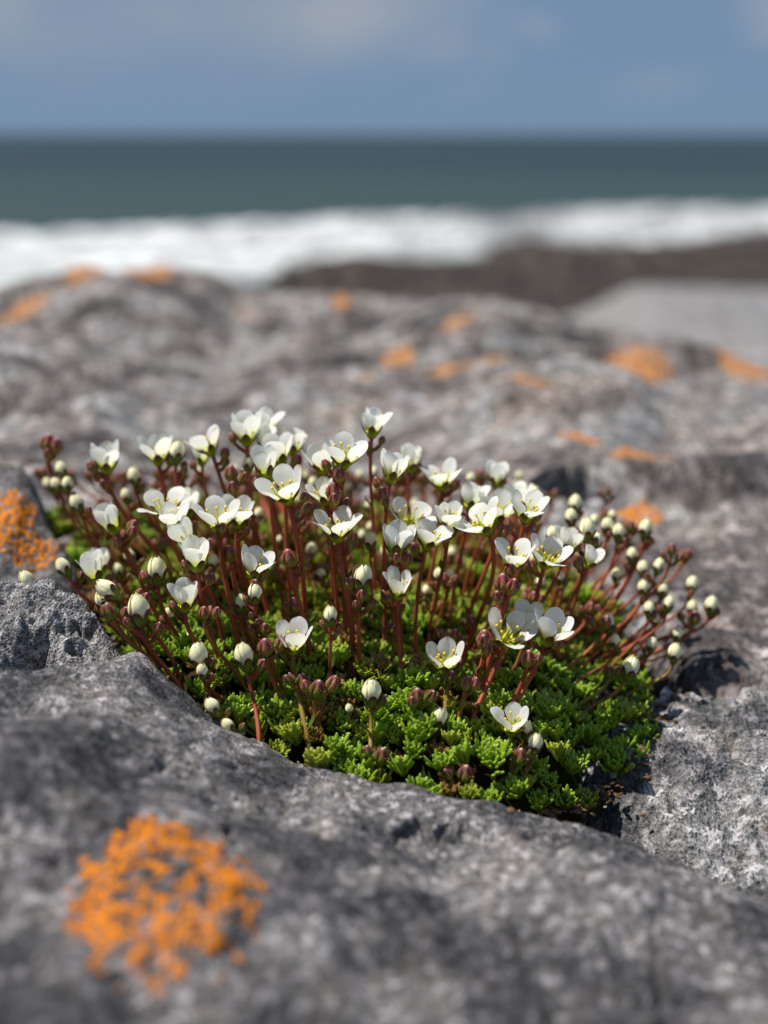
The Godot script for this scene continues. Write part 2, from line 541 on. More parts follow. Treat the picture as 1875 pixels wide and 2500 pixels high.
func shared(key: String) -> ArrayMesh:
	if made.has(key): return made[key]
	var green := Color(0.17, 0.20, 0.012)
	var red := Color(0.075, 0.018, 0.013)
	if key == "cup":
		made[key] = turned(PackedVector2Array([Vector2(-2.5, 0.45), Vector2(-2.2, 0.8), Vector2(-1.5, 1.45), Vector2(-0.6, 1.95), Vector2(0.1, 2.15), Vector2(0.25, 1.95), Vector2(0.2, 1.2), Vector2(0.15, 0.0)]),
			PackedColorArray([Color(0.10, 0.06, 0.012), Color(0.12, 0.09, 0.01), Color(0.24, 0.26, 0.012), Color(0.36, 0.38, 0.015), Color(0.44, 0.46, 0.02), Color(0.40, 0.42, 0.03), Color(0.42, 0.44, 0.04), Color(0.42, 0.44, 0.04)]), 20, 5, 0.08)
	elif key == "bud_cup":
		made[key] = turned(PackedVector2Array([Vector2(-2.5, 0.45), Vector2(-2.2, 0.8), Vector2(-1.5, 1.35), Vector2(-0.6, 1.8), Vector2(0.1, 2.0), Vector2(0.3, 1.6)]),
			PackedColorArray([Color(0.10, 0.05, 0.012), Color(0.13, 0.07, 0.012), Color(0.14, 0.11, 0.012), Color(0.13, 0.14, 0.012), Color(0.13, 0.15, 0.012), Color(0.13, 0.15, 0.012)]), 20, 5, 0.12)
	elif key == "ovary":
		var s := Shape.new()
		var y := Color(0.42, 0.43, 0.035)
		for side: float in [-1.0, 1.0]:
			s.tube(PackedVector3Array([Vector3(0.35 * side, 0.1, 0) * MM, Vector3(0.55 * side, 0.9, 0) * MM, Vector3(0.5 * side, 1.7, 0) * MM, Vector3(0.75 * side, 2.6, 0) * MM, Vector3(0.95 * side, 2.9, 0) * MM]),
				PackedFloat32Array([0.95 * MM, 0.75 * MM, 0.35 * MM, 0.22 * MM, 0.05 * MM]), PackedColorArray([y, y, y, Color(0.5, 0.5, 0.08), Color(0.55, 0.52, 0.12)]), 8)
		made[key] = s.mesh()
	elif key == "bud_core":
		made[key] = turned(PackedVector2Array([Vector2(-0.2, 0.6), Vector2(0.8, 1.5), Vector2(2.2, 2.0), Vector2(3.8, 2.05), Vector2(5.4, 1.6), Vector2(6.6, 0.8), Vector2(7.0, 0.02)]),
			PackedColorArray([Color(0.5, 0.52, 0.2), Color(0.7, 0.7, 0.4), Color(0.8, 0.8, 0.6), Color(0.82, 0.8, 0.64), Color(0.82, 0.8, 0.64), Color(0.82, 0.8, 0.62), Color(0.82, 0.8, 0.6)]), 14, 5, 0.05)
	elif key == "red_bud" or key == "green_bud":
		var base := Color(0.25, 0.25, 0.028) if key == "red_bud" else Color(0.14, 0.20, 0.014)
		var mid := Color(0.26, 0.16, 0.035) if key == "red_bud" else Color(0.13, 0.15, 0.013)
		var top := Color(0.20, 0.042, 0.044) if key == "red_bud" else Color(0.13, 0.04, 0.03)
		var s := Shape.new()
		var core := turned(PackedVector2Array([Vector2(-0.1, 0.35), Vector2(0.6, 1.0), Vector2(1.6, 1.2), Vector2(2.7, 0.98), Vector2(3.5, 0.55), Vector2(3.85, 0.02)]),
			PackedColorArray([base, base, mid, top, Color(0.22, 0.07, 0.06), Color(0.60, 0.48, 0.36)]), 12)
		var arrays := core.surface_get_arrays(0)
		s.v.append_array(arrays[Mesh.ARRAY_VERTEX])
		s.c.append_array(arrays[Mesh.ARRAY_COLOR])
		s.uv.append_array(arrays[Mesh.ARRAY_TEX_UV])
		s.t.append_array(arrays[Mesh.ARRAY_INDEX])
		for k in 5:
			var p := PackedVector3Array()
			var c := PackedColorArray()
			for i in 7:
				var t := i / 6.0
				var w := 0.56 * sqrt(maxf(0.0, 1.0 - pow(t, 2.4)))
				for j in 5:
					var q := j / 2.0 - 1.0
					var a := TAU * k / 5.0 + q * w
					var rad := 1.62 * pow(sin(PI * (0.12 + 0.72 * t)), 0.8) * (1.0 - 0.22 * q * q) + 0.12 * smoothstep(0.75, 1.0, t) + 0.1 - 0.35 * smoothstep(0.5, 1.0, t)
					p.append(Vector3(sin(a) * rad, 0.1 + 3.5 * t, cos(a) * rad) * MM)
					c.append(base.lerp(mid, smoothstep(0.0, 0.4, t)).lerp(top, smoothstep(0.45, 0.95, t + 0.3 * absf(q) - 0.1)))
			s.grid(6, 4, p, c)
			# glands on the sepals
			var r := RandomNumberGenerator.new()
			r.seed = 5 + k
			for i in 7:
				var a := TAU * k / 5.0 + r.randf_range(-0.5, 0.5)
				var t := r.randf_range(0.15, 0.9)
				var rad := 1.62 * pow(sin(PI * (0.12 + 0.72 * t)), 0.8) + 0.08
				var o := Vector3(sin(a) * rad, 0.1 + 3.5 * t, cos(a) * rad)
				var u := Vector3(sin(a), 0.2, cos(a)) * 0.38
				var side := Vector3(cos(a), 0, -sin(a)) * 0.09
				s.tri((o - side) * MM, (o + u) * MM, (o + side) * MM, Color(0.34, 0.10, 0.11))
				s.tri((o - Vector3(0, 0.09, 0)) * MM, (o + u) * MM, (o + Vector3(0, 0.09, 0)) * MM, Color(0.34, 0.10, 0.11))
		made[key] = s.mesh()
	return made[key]


func bract_mesh(k: int) -> ArrayMesh:
	var key := "bract%d" % k
	if made.has(key): return made[key]
	var s := Shape.new()
	var three := k == 2
	for lobe in ([-1, 0, 1] if three else [0]):
		for side: float in [1.0, -1.0]:
			var p := PackedVector3Array()
			var c := PackedColorArray()
			for i in 9:
				var t := i / 8.0
				var w := (0.75 if not three else 0.55) * (0.45 + 0.75 * sin(PI * minf(1.0, t * 0.9))) * sqrt(maxf(0.0, 1.0 - pow(t, 3.0)))
				for j in 5:
					var q := j / 2.0 - 1.0
					var bend := Vector3(lobe * 1.9 * smoothstep(0.35, 1.0, t), 5.2 * t * (0.8 if lobe else 1.0), 1.6 * t - 1.7 * t * t)
					p.append((bend + Vector3(q * w, 0, -0.25 * q * q * w + side * 0.17 * (1.0 - q * q))) * MM)
					var edge := smoothstep(0.55, 1.0, absf(q)) + smoothstep(0.8, 1.0, t)
					c.append(Color(0.065, 0.13, 0.012).lerp(Color(0.09, 0.03, 0.016), clampf(edge * (0.6 if k == 0 else 0.9), 0.0, 1.0)))
			s.grid(8, 4, p, c)
	made[key] = s.mesh()
	return made[key]


func lean(az: float, phi: float, at: Vector3) -> Transform3D:
	return Transform3D(Basis(Vector3.UP, deg_to_rad(az)) * Basis(Vector3.RIGHT, deg_to_rad(phi)), at)


func ring(az: float, radius: float, y: float) -> Vector3:
	return Vector3(sin(deg_to_rad(az)) * radius, y, cos(deg_to_rad(az)) * radius) * MM


# an open flower: the cup, with five petals, five sepals, stamens and ovary
func flower(parent: Node3D, at: Transform3D, open: float, spin: float, detail: int, r: RandomNumberGenerator) -> void:
	var cup := part("flower", shared("cup"), M.calyx, parent, at)
	for k in 5:
		var az := spin + k * 72.0 + r.randf_range(-6.0, 6.0)
		var t := lean(az, open + r.randf_range(-9.0, 9.0), ring(az, 1.35, -0.1))
		t.basis = t.basis * Basis(Vector3.UP, r.randf_range(-0.16, 0.16))
		part("petal", petal_mesh(r.randi_range(0, 8)), M.petal, cup, t.scaled_local(Vector3.ONE * r.randf_range(0.94, 1.05)))
		var b := spin + k * 72.0 + 36.0 + r.randf_range(-5.0, 5.0)
		part("sepal", sepal_mesh(r.randi_range(0, 3)), M.calyx, cup, lean(b, 20.0 + open * 0.55 + r.randf_range(-6.0, 6.0), ring(b, 1.85, -0.5)))
	part("ovary", shared("ovary"), M.stamen, cup, Transform3D(Basis(Vector3.UP, r.randf_range(0.0, 3.0)), Vector3.ZERO))
	if open > 20.0:
		for k in 7:
			var az := spin + k * 51.4 + r.randf_range(-9.0, 9.0)
			var t := lean(az, 8.0 + open * 0.42 * r.randf_range(0.6, 1.2), ring(az, 1.25, 0.1))
			part("stamen", stamen_mesh(r.randi_range(0, 4)), M.stamen, cup, t)


# a white bud: its core, wrapped petals and sepals
func white_bud(parent: Node3D, at: Transform3D, spin: float, detail: int, r: RandomNumberGenerator) -> void:
	var core := part("bud", shared("bud_core"), M.bud, parent, at)
	for k in 5:
		var az := spin + k * 72.0 + r.randf_range(-5.0, 5.0)
		part("petal", bud_petal_mesh(r.randi_range(0, 3)), M.bud, core, lean(az, r.randf_range(-1.5, 2.0), ring(az, 0.05, -0.1)))
		var b := spin + k * 72.0 + 30.0
		part("sepal", bud_sepal_mesh(r.randi_range(0, 3)), M.calyx, core, lean(b, r.randf_range(-1.0, 5.0), Vector3.ZERO))
	part("calyx", shared("bud_cup"), M.calyx, core, Transform3D(Basis().scaled(Vector3(1.05, 0.9, 1.05)), Vector3(0, 0.0, 0) * MM))


# one flowering stem: head is the foot of its flower or bud, all positions in millimetres
# open: spread of the petals in degrees; -1 a white bud, -2 a red bud, -3 a green bud; extras: l, r, f, b = small closed buds below the head on that side, w = a second white bud
func stem(called: String, head: Vector3, foot: Vector3, right: float, near: float, size: float, open: float, extras: String, detail: int, green: float, label: String, group := "") -> void:
	var r := RandomNumberGenerator.new()
	r.seed = hash(label) + int(head.x * 10.0)
	var root := Node3D.new()
	root.name = numbered(called)
	root.position = foot * MM
	add_child(root)
	tag(root, label, "flower" if open >= 0.0 else "flower bud", group)
	var turn := Basis(Vector3.FORWARD, deg_to_rad(right)) * Basis(Vector3.RIGHT, deg_to_rad(near))
	var axis := turn.y
	var end := (head - foot) * MM - axis * (2.2 if open > -2.0 else 0.2) * size * MM
	var long := end.length()
	var dark := Color(0.26, 0.048, 0.022).lerp(Color(0.19, 0.17, 0.02), green)
	var pale := Color(0.42, 0.095, 0.042).lerp(Color(0.24, 0.23, 0.03), green)
	var s := Shape.new()
	var path := PackedVector3Array()
	var radii := PackedFloat32Array()
	var cols := PackedColorArray()
	var p1 := Vector3(r.randf_range(-0.13, 0.13), 0.42, r.randf_range(-0.1, 0.1)) * long
	var p2 := end - (axis * 0.7 + Vector3.UP * 0.3) * 0.33 * long
	var rings := 12
	var youth := r.randf_range(0.0, 0.8) if r.randf() < 0.45 else 0.0
	for i in rings + 1:
		var t := float(i) / rings
		path.append(Vector3.ZERO.bezier_interpolate(p1, p2, end, t))
		radii.append(lerpf(0.72, 0.56, t) * size * MM * (1.0 + 0.12 * smoothstep(0.85, 1.0, t)))
		cols.append(dark.lerp(pale, 0.5 + 0.5 * sin(t * 9.0 + head.x)).lerp(Color(0.20, 0.19, 0.03), youth * smoothstep(0.75, 0.0, t)))
	s.tube(path, radii, cols, 8)
	if detail > 0:
		hairs(s, path, radii, r, 150 if detail > 1 else 60)
	# the small closed buds on their own stalks, and the bracts that hold them
	var places := []
	var n := 0
	for ch in extras:
		var az: float = {"l": -90.0, "r": 90.0, "f": 0.0, "b": 180.0}.get(ch, r.randf_range(-120.0, 120.0)) + r.randf_range(-28.0, 28.0)
		var t := clampf(1.0 - (0.03 + 0.045 * n) - (0.25 if ch == "w" else 0.0) - r.randf_range(0.0, 0.03), 0.4, 1.0)
		var from := Vector3.ZERO.bezier_interpolate(p1, p2, end, t)
		var out := Vector3(sin(deg_to_rad(az)), 0, cos(deg_to_rad(az)))
		var reach := r.randf_range(2.2, 3.6) * size + (2.5 if ch == "w" else 0.0)
		var to := from + (out * 0.95 + Vector3.UP * 0.62 + axis * 0.12) * reach * MM
		s.tube(PackedVector3Array([from, from.lerp(to, 0.5) + out * 0.5 * MM, to]), PackedFloat32Array([0.6 * MM, 0.52 * MM, 0.5 * MM]), PackedColorArray([dark, dark, pale]), 6)
		places.append([to, out, ch, from, az])
		n += 1
	part("stem", s.mesh(), M.stem, root)
	for pl in places:
		var up: Vector3 = (Vector3.UP * 1.0 + pl[1] * r.randf_range(0.15, 0.6)).normalized()
		var b := Basis(Quaternion(Vector3.UP, up)) * Basis(Vector3.UP, r.randf_range(0.0, TAU))
		if pl[2] == "w":
			white_bud(root, Transform3D(b.scaled(Vector3.ONE * size * 0.72), pl[0]), r.randf_range(0.0, 72.0), detail, r)
		else:
			part("closed_bud", shared("red_bud" if green < 0.6 else "green_bud"), M.calyx, root, Transform3D(b * Basis.from_scale(size * Vector3(1.0, 1.12, 1.0) * r.randf_range(0.66, 1.0)), pl[0]))
		if r.randf() < 0.8:
			part("bract", bract_mesh(r.randi_range(0, 1)), M.leaf, root, lean(pl[4] + r.randf_range(-30.0, 30.0), r.randf_range(25.0, 55.0), pl[3]).scaled_local(Vector3.ONE * size * r.randf_range(0.75, 1.1)))
	var here := Transform3D(turn.scaled(Vector3.ONE * size), (head - foot) * MM)
	if open >= 0.0:
		flower(root, here, open, r.randf_range(0.0, 72.0), detail, r)
	elif open == -1.0:
		white_bud(root, here, r.randf_range(0.0, 72.0), detail, r)
	else:
		part("closed_bud", shared("red_bud" if open == -2.0 else "green_bud"), M.calyx, root, here.scaled_local(Vector3.ONE * 1.2))
	# leaves on the stem
	if detail > 0 and long > 0.016:
		for k in r.randi_range(1, 3):
			var t := r.randf_range(0.12, 0.8)
			var at := Vector3.ZERO.bezier_interpolate(p1, p2, end, t)
			part("stem_leaf", bract_mesh(r.randi_range(0, 2)), M.leaf, root, lean(r.randf_range(0.0, 360.0), r.randf_range(22.0, 45.0), at).scaled_local(Vector3.ONE * r.randf_range(0.6, 0.95)))


func hairs(s: Shape, path: PackedVector3Array, radii: PackedFloat32Array, r: RandomNumberGenerator, count: int) -> void:
	for k in count:
		var u := r.randf_range(0.1, 0.999) * (path.size() - 1)
		var i := int(u)
		var at := path[i].lerp(path[mini(i + 1, path.size() - 1)], u - i)
		var a := r.randf_range(0.0, TAU)
		var out := Vector3(cos(a), r.randf_range(-0.2, 0.4), sin(a)).normalized()
		var foot := at + out * radii[i] * 0.8
		var tip := foot + out * r.randf_range(0.35, 0.7) * MM
		var col := Color(0.26, 0.10, 0.05)
		var side := out.cross(Vector3.UP).normalized() * 0.05 * MM
		s.tri(foot - side, tip, foot + side, col)
		side = Vector3.UP * 0.05 * MM
		s.tri(foot - side, tip, foot + side, col)

# ---------------------------------------------------------------- the cushion of leaves
func finger(s: Shape, from: Vector3, dir: Vector3, face: Vector3, long: float, wide: float, lift: float, low: Color, high: Color) -> void:
	var path := PackedVector3Array()
	var radii := PackedFloat32Array()
	var cols := PackedColorArray()
	for i in 6:
		var t: float = [0.0, 0.3, 0.6, 0.82, 0.95, 1.0][i]
		path.append((from + dir * long * t + Vector3.UP * lift * long * t * t) * MM)
		radii.append(wide * [0.62, 0.85, 1.05, 0.98, 0.6, 0.05][i] * MM)
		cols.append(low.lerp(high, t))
	s.tube(path, radii, cols, 7, 0.62, face)


func rosette_mesh(k: int) -> ArrayMesh:
	var key := "rosette%d" % k
	if made.has(key): return made[key]
	var r := RandomNumberGenerator.new()
	r.seed = 300 + k
	var s := Shape.new()
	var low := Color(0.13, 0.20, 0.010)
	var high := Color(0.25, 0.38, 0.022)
	if k % 6 == 4:
		low = Color(0.085, 0.12, 0.012)
		high = Color(0.32, 0.37, 0.03)
	elif k % 6 == 5:
		low = Color(0.10, 0.07, 0.014)
		high = Color(0.26, 0.14, 0.03)
	var leaves := 12
	for i in leaves:
		var az := i * 137.5 + r.randf_range(-14.0, 14.0)
		var f := float(i) / leaves
		var phi := deg_to_rad(8.0 + 44.0 * f + r.randf_range(-8.0, 8.0))
		var out := Vector3(sin(deg_to_rad(az)), 0, cos(deg_to_rad(az)))
		var dir := out * sin(phi) + Vector3.UP * cos(phi)
		var face := out.cross(Vector3.UP)
		var long := lerpf(3.4, 5.6, f) * r.randf_range(0.85, 1.12)
		var from := out * 0.4 + Vector3.UP * (0.8 - 1.6 * f)
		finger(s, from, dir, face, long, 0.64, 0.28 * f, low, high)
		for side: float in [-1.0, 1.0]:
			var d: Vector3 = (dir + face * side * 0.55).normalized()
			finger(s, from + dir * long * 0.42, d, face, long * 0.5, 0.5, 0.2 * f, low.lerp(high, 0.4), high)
	made[key] = s.mesh()
	return made[key]


func cushion_top(x: float, z: float) -> float:
	return -18.8549 + -0.1041 * x + -0.0785 * z + broad.get_noise_2d(x * 2.2 + 70.0, z * 2.2) * 7.5 + 1.5 + 6.0 * (1.0 - smoothstep(0.2, 1.0, pow((x + 5.0) / 85.0, 2.0) + pow((z + 322.0) / 84.0, 2.0)))


var edge_x := PackedFloat32Array([39.4, 51.7, 64, 76.2, 75.5, 68.5, 11.6, -58.5, -104.3, -112, -102.7, -84.6, -67.1, -48.8, -38.4, -20.1, 7.3, 27.8])
var edge_z := PackedFloat32Array([-252, -264.4, -272.3, -295.8, -317.6, -380, -408, -418.1, -382, -373.9, -351, -326.6, -292.7, -268.4, -257, -245.2, -238, -235])
func cushion() -> void:
	var outline := PackedVector2Array()
	for k in edge_x.size(): outline.append(Vector2(edge_x[k], edge_z[k]))
	var root := Node3D.new()
	root.name = "saxifrage_cushion"
	root.position = Vector3(-12, -30, -310) * MM
	add_child(root)
	tag(root, "bright green cushion of small fleshy leaf rosettes in the rock hollow", "plant")
	var back := Transform3D(Basis(), -root.position)
	# the dense dark body of old leaves and stems beneath
	var s := Shape.new()
	var middle := Vector2(-12, -310)
	var p := PackedVector3Array()
	var c := PackedColorArray()
	var n := outline.size()
	for i in 15:
		var t := i / 14.0
		for j in n + 1:
			var q := middle.lerp(outline[j % n], t)
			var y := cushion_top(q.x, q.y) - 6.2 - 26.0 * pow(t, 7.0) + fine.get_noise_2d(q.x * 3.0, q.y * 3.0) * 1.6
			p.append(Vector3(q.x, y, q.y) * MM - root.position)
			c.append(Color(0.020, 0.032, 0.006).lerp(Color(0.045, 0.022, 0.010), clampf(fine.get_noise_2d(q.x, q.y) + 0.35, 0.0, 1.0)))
	s.grid(14, n, p, c)
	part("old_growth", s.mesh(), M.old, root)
	var r := RandomNumberGenerator.new()
	r.seed = 11
	var spots := []
	for k in 8500:
		var x := r.randf_range(-122.0, 82.0)
		var z := r.randf_range(-425.0, -228.0)
		var q := Vector2(x, z)
		if not Geometry2D.is_point_in_polygon(q, outline): continue
		var near_edge := 99.0
		for j in n:
			near_edge = minf(near_edge, q.distance_to(Geometry2D.get_closest_point_to_segment(q, outline[j], outline[(j + 1) % n])))
		var clear := true
		for o in spots:
			if o[0].distance_squared_to(q) < 10.5:
				clear = false
				break
		if not clear: continue
		spots.append([q, near_edge])
	spots.sort_custom(func(a, b): return a[0].y > b[0].y)
	var rest := []
	var count := 0
	for o in spots:
		var q: Vector2 = o[0]
		var drop := 7.0 * pow(1.0 - clampf(o[1] / 7.0, 0.0, 1.0), 2.0)
		var pos := Vector3(q.x, cushion_top(q.x, q.y) - 2.4 - drop + r.randf_range(-3.6, 1.2), q.y)
		var tilt := Basis(Vector3(r.randf_range(-1, 1), 0, r.randf_range(-1, 1)).normalized(), r.randf_range(0.0, 0.45)) * Basis(Vector3.UP, r.randf_range(0.0, TAU))
		var t := back * Transform3D(tilt.scaled(Vector3.ONE * r.randf_range(0.72, 1.22)), pos * MM)
		var k := r.randi_range(0, 11)
		if k % 6 == 5 and r.randf() < 0.45: k -= 1
		if q.y < -312.0 and r.randf() < (0.45 if q.y > -350.0 else 0.7): k = [4, 5, 10, 11][r.randi_range(0, 3)]
		if count < 300 and q.x > -40.0 and q.x < 80.0 and q.y > -312.0:
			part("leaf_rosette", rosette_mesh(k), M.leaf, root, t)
			count += 1
		else:
			rest.append([t, k])
	for k in 12:
		var mine := rest.filter(func(a): return a[1] == k)
		if mine.is_empty(): continue
		var mm := MultiMesh.new()
		mm.transform_format = MultiMesh.TRANSFORM_3D
		mm.mesh = rosette_mesh(k)
		mm.instance_count = mine.size()
		for i in mine.size(): mm.set_instance_transform(i, mine[i][0])
		var o := MultiMeshInstance3D.new()
		o.name = "foliage" if k == 0 else "foliage_%03d" % k
		o.multimesh = mm
		o.material_override = M.leaf
		o.set_meta("kind", "stuff")
		root.add_child(o, true)

# grit, dead leaf tips and crumbs of soil lying in the crevice about the cushion
func litter(rocks: Array) -> void:
	var r := RandomNumberGenerator.new()
	r.seed = 77
	var places := []
	var tints := []
	var n := edge_x.size()
	for k in 900:
		var j := r.randi_range(0, n - 1)
		var a := Vector2(edge_x[j], edge_z[j]).lerp(Vector2(edge_x[(j + 1) % n], edge_z[(j + 1) % n]), r.randf())
		var out := (a - Vector2(-12, -316)).normalized()
		var q := a + out * (absf(r.randfn(0.0, 3.6)) - 1.5)
		var y := -60.0
		for f in rocks:
			if q.x > f.x0 and q.x < f.x0 + f.dx * (f.nx - 1) and q.y > f.z0 and q.y < f.z0 + f.dz * (f.nz - 1): y = maxf(y, f.at(q.x, q.y))
		if y > cushion_top(q.x, q.y) - 2.0 and r.randf() < (0.97 if q.x < 36.0 else 0.6): continue
		y = maxf(y, cushion_top(q.x, q.y) - 9.0)
		var size := Vector3(r.randf_range(0.4, 1.3), r.randf_range(0.3, 0.7), r.randf_range(0.4, 1.9)) * r.randf_range(0.5, 1.1)
		places.append(Transform3D(Basis.from_euler(Vector3(r.randf_range(-0.5, 0.5), r.randf_range(0.0, TAU), r.randf_range(-0.5, 0.5))) * Basis.from_scale(size), Vector3(q.x, y + 0.15, q.y) * MM))
		var t := r.randf()
		tints.append(Color(0.05, 0.03, 0.018).lerp(Color(0.16, 0.09, 0.045), t) if r.randf() < 0.9 else Color(0.20, 0.185, 0.17) * r.randf_range(0.5, 1.2))
	var s := turned(PackedVector2Array([Vector2(-0.8, 0.05), Vector2(-0.45, 0.75), Vector2(0.2, 1.0), Vector2(0.7, 0.6), Vector2(0.9, 0.05)]), PackedColorArray([Color.WHITE, Color.WHITE, Color.WHITE, Color.WHITE, Color.WHITE]), 6)
	var mm := MultiMesh.new()
	mm.transform_format = MultiMesh.TRANSFORM_3D
	mm.use_colors = true
	mm.mesh = s
	mm.instance_count = places.size()
	for i in places.size():
		mm.set_instance_transform(i, places[i])
		mm.set_instance_color(i, tints[i])
	var o := MultiMeshInstance3D.new()
	o.name = "crevice_litter"
	o.multimesh = mm
	o.material_override = M.old
	add_child(o, true)
	tag(o, "brown crumbs of dead leaf and grit in the crevice around the cushion", "litter", "", "stuff")

# ---------------------------------------------------------------- textures
func rock_textures() -> Array:
	var n := 1024
	var blotch := noise_of(FastNoiseLite.TYPE_SIMPLEX, 4, 0.006, 3).get_seamless_image(n, n).get_data()
	var grain := noise_of(FastNoiseLite.TYPE_SIMPLEX, 5, 0.034, 8).get_seamless_image(n, n).get_data()
	var speck := noise_of(FastNoiseLite.TYPE_SIMPLEX, 3, 0.11, 15).get_seamless_image(n, n).get_data()
	var dust := noise_of(FastNoiseLite.TYPE_SIMPLEX, 2, 0.24, 44).get_seamless_image(n, n).get_data()
	var spot := noise_of(FastNoiseLite.TYPE_CELLULAR, 1, 0.028, 21)
	spot.cellular_return_type = FastNoiseLite.RETURN_DISTANCE
	spot.domain_warp_enabled = true
	spot.domain_warp_amplitude = 22.0
	spot.domain_warp_frequency = 0.03
	var dots := spot.get_seamless_image(n, n).get_data()
	var ridge := noise_of(FastNoiseLite.TYPE_SIMPLEX, 4, 0.012, 30)
	ridge.fractal_type = FastNoiseLite.FRACTAL_RIDGED
	var lines := ridge.get_seamless_image(n, n).get_data()
	var out := PackedByteArray()
	out.resize(n * n * 3)
	var high := PackedByteArray()
	high.resize(n * n)
	var curve := PackedByteArray()      # linear to sRGB, 0..1 in 1024 steps
	for k in 1025: curve.append(int(255.0 * pow(k / 1024.0, 1.0 / 2.2) + 0.5))
	for k in n * n:
		var b := blotch[k] / 255.0
		var g := grain[k] / 255.0
		var s := speck[k] / 255.0
		var d := dots[k] / 255.0
		var l := lines[k] / 255.0
		var e := dust[k] / 255.0
		var v := 0.085 + 0.075 * clampf((g - 0.22) * 1.55, 0.0, 1.0)
		v *= 0.15 + 0.75 * s + 2.6 * e * e * e
		v *= 0.80 + 0.40 * b
		var warm := clampf((b - 0.50) * 5.0, 0.0, 1.0) * 0.75 + 0.1
		var red := v * (1.0 + 0.14 * warm)
		var grn := v * (1.0 + 0.02 * warm)
		var blu := v * (1.03 - 0.13 * warm)
		# pale crusts of lichen, and dark specks
		var w := clampf((0.40 - d) * 6.0, 0.0, 1.0) * clampf((g + s - 0.92) * 5.0, 0.0, 1.0)
		w = maxf(w, clampf((g * 0.35 + s * 0.6 + e * 0.45 - 0.86) * 8.0, 0.0, 1.0) * 0.75)
		red += (0.52 - red) * w
		grn += (0.50 - grn) * w
		blu += (0.51 - blu) * w
		var k2 := clampf((0.36 - s) * 6.0, 0.0, 1.0) * clampf((0.62 - g) * 4.0, 0.0, 1.0)
		k2 = maxf(k2, clampf((l - 0.90) * 9.0, 0.0, 1.0) * 0.7)
		var f := 1.0 - 0.72 * k2
		out[k * 3] = curve[int(clampf(red * f, 0.0, 1.0) * 1024.0)]
		out[k * 3 + 1] = curve[int(clampf(grn * f, 0.0, 1.0) * 1024.0)]
		out[k * 3 + 2] = curve[int(clampf(blu * f, 0.0, 1.0) * 1024.0)]
		high[k] = int(clampf(0.40 * g + 0.30 * s + 0.15 * e + 0.12 * w + 0.08 - 0.35 * k2, 0.0, 1.0) * 255.0)
	return [ImageTexture.create_from_image(Image.create_from_data(n, n, false, Image.FORMAT_RGB8, out)), ImageTexture.create_from_image(Image.create_from_data(n, n, false, Image.FORMAT_L8, high))]


func stone(maps: Array, metres: float, relief: float) -> StandardMaterial3D:
	var m := StandardMaterial3D.new()
	m.albedo_texture = maps[0]
	m.vertex_color_use_as_albedo = true
	m.roughness = 0.86
	m.metallic_specular = 0.3
	m.uv1_triplanar = true
	m.uv1_world_triplanar = true
	m.uv1_scale = Vector3.ONE / metres
	m.heightmap_enabled = true
	m.heightmap_texture = maps[1]
	m.heightmap_scale = relief
	return m


func soft(roughness: float, specular: float, back := Color.BLACK) -> StandardMaterial3D:
	var m := StandardMaterial3D.new()
	m.vertex_color_use_as_albedo = true
	m.roughness = roughness
	m.metallic_specular = specular
	m.cull_mode = BaseMaterial3D.CULL_DISABLED
	if back != Color.BLACK:
		m.backlight_enabled = true
		m.backlight = back
	return m


func sky_picture() -> ImageTexture:
	var w := 1024
	var h := 512
	var big := noise_of(FastNoiseLite.TYPE_SIMPLEX, 5, 2.1, 77)
	var im := Image.create_empty(w, h, false, Image.FORMAT_RGBF)
	for j in h:
		var up := (0.5 - (j + 0.5) / h) * PI
		for i in w:
			var a := wrapf((i + 0.5) / w * TAU, -PI, PI)
			var d := Vector3(sin(a) * cos(up), sin(up), -cos(a) * cos(up))
			var e := maxf(d.y, 0.0)
			var blue := Color(0.150, 0.228, 0.332).lerp(Color(0.10, 0.18, 0.32), pow(e, 0.6))
			var q := d / (0.30 + e)
			var n := big.get_noise_3d(q.x * 0.9 + 2.35, 3.0, q.z * 0.9 + 0.4)
			var m := big.get_noise_3d(d.x * 3.2 + 9.0, d.y * 9.0, d.z * 3.2)
			var c := smoothstep(-0.05, 0.6, n + 0.5 * m) * smoothstep(0.01, 0.07, e)
			# the soft bank of cloud over the sea, and its thinner arm to the left
			var bank := exp(-pow((a + 0.035 - 0.5 * (up - 0.09)) / 0.085, 2.0) - pow(maxf(0.0, 0.085 - up) / 0.030, 2.0) - pow(maxf(0.0, up - 0.16) / 0.08, 2.0))
			bank += 0.75 * exp(-pow((a + 0.29) / 0.03, 2.0) - pow((up - 0.11) / 0.04, 2.0)) + 0.45 * exp(-pow((a + 0.2) / 0.13, 2.0) - pow((up - 0.08) / 0.045, 2.0))
			c = maxf(c * 0.7, minf(1.0, bank * (0.85 + 0.5 * m)))
			im.set_pixel(i, j, blue.lerp(Color(0.285, 0.312, 0.365), 0.85 * c) if d.y > 0.0 else Color(0.10, 0.13, 0.15))
	return ImageTexture.create_from_image(im)


func water() -> void:
	var s := Shape.new()
	var p := PackedVector3Array()
	var c := PackedColorArray()
	var reach := PackedFloat32Array([8000, 16000, 24000, 32000, 45000, 70000, 120000, 260000, 700000, 3900000])
	for i in reach.size():
		for j in 3:
			p.append(Vector3((j - 1) * maxf(60000.0, reach[i] * 1.1), -2600.0, -reach[i]) * MM)
			c.append(Color(0.036, 0.058, 0.061).lerp(Color(0.023, 0.039, 0.046), clampf((reach[i] - 30000.0) / 90000.0, 0.0, 1.0)))
	s.grid(reach.size() - 1, 2, p, c)
	tag(part("sea", s.mesh(), M.sea, self), "", "", "", "structure")


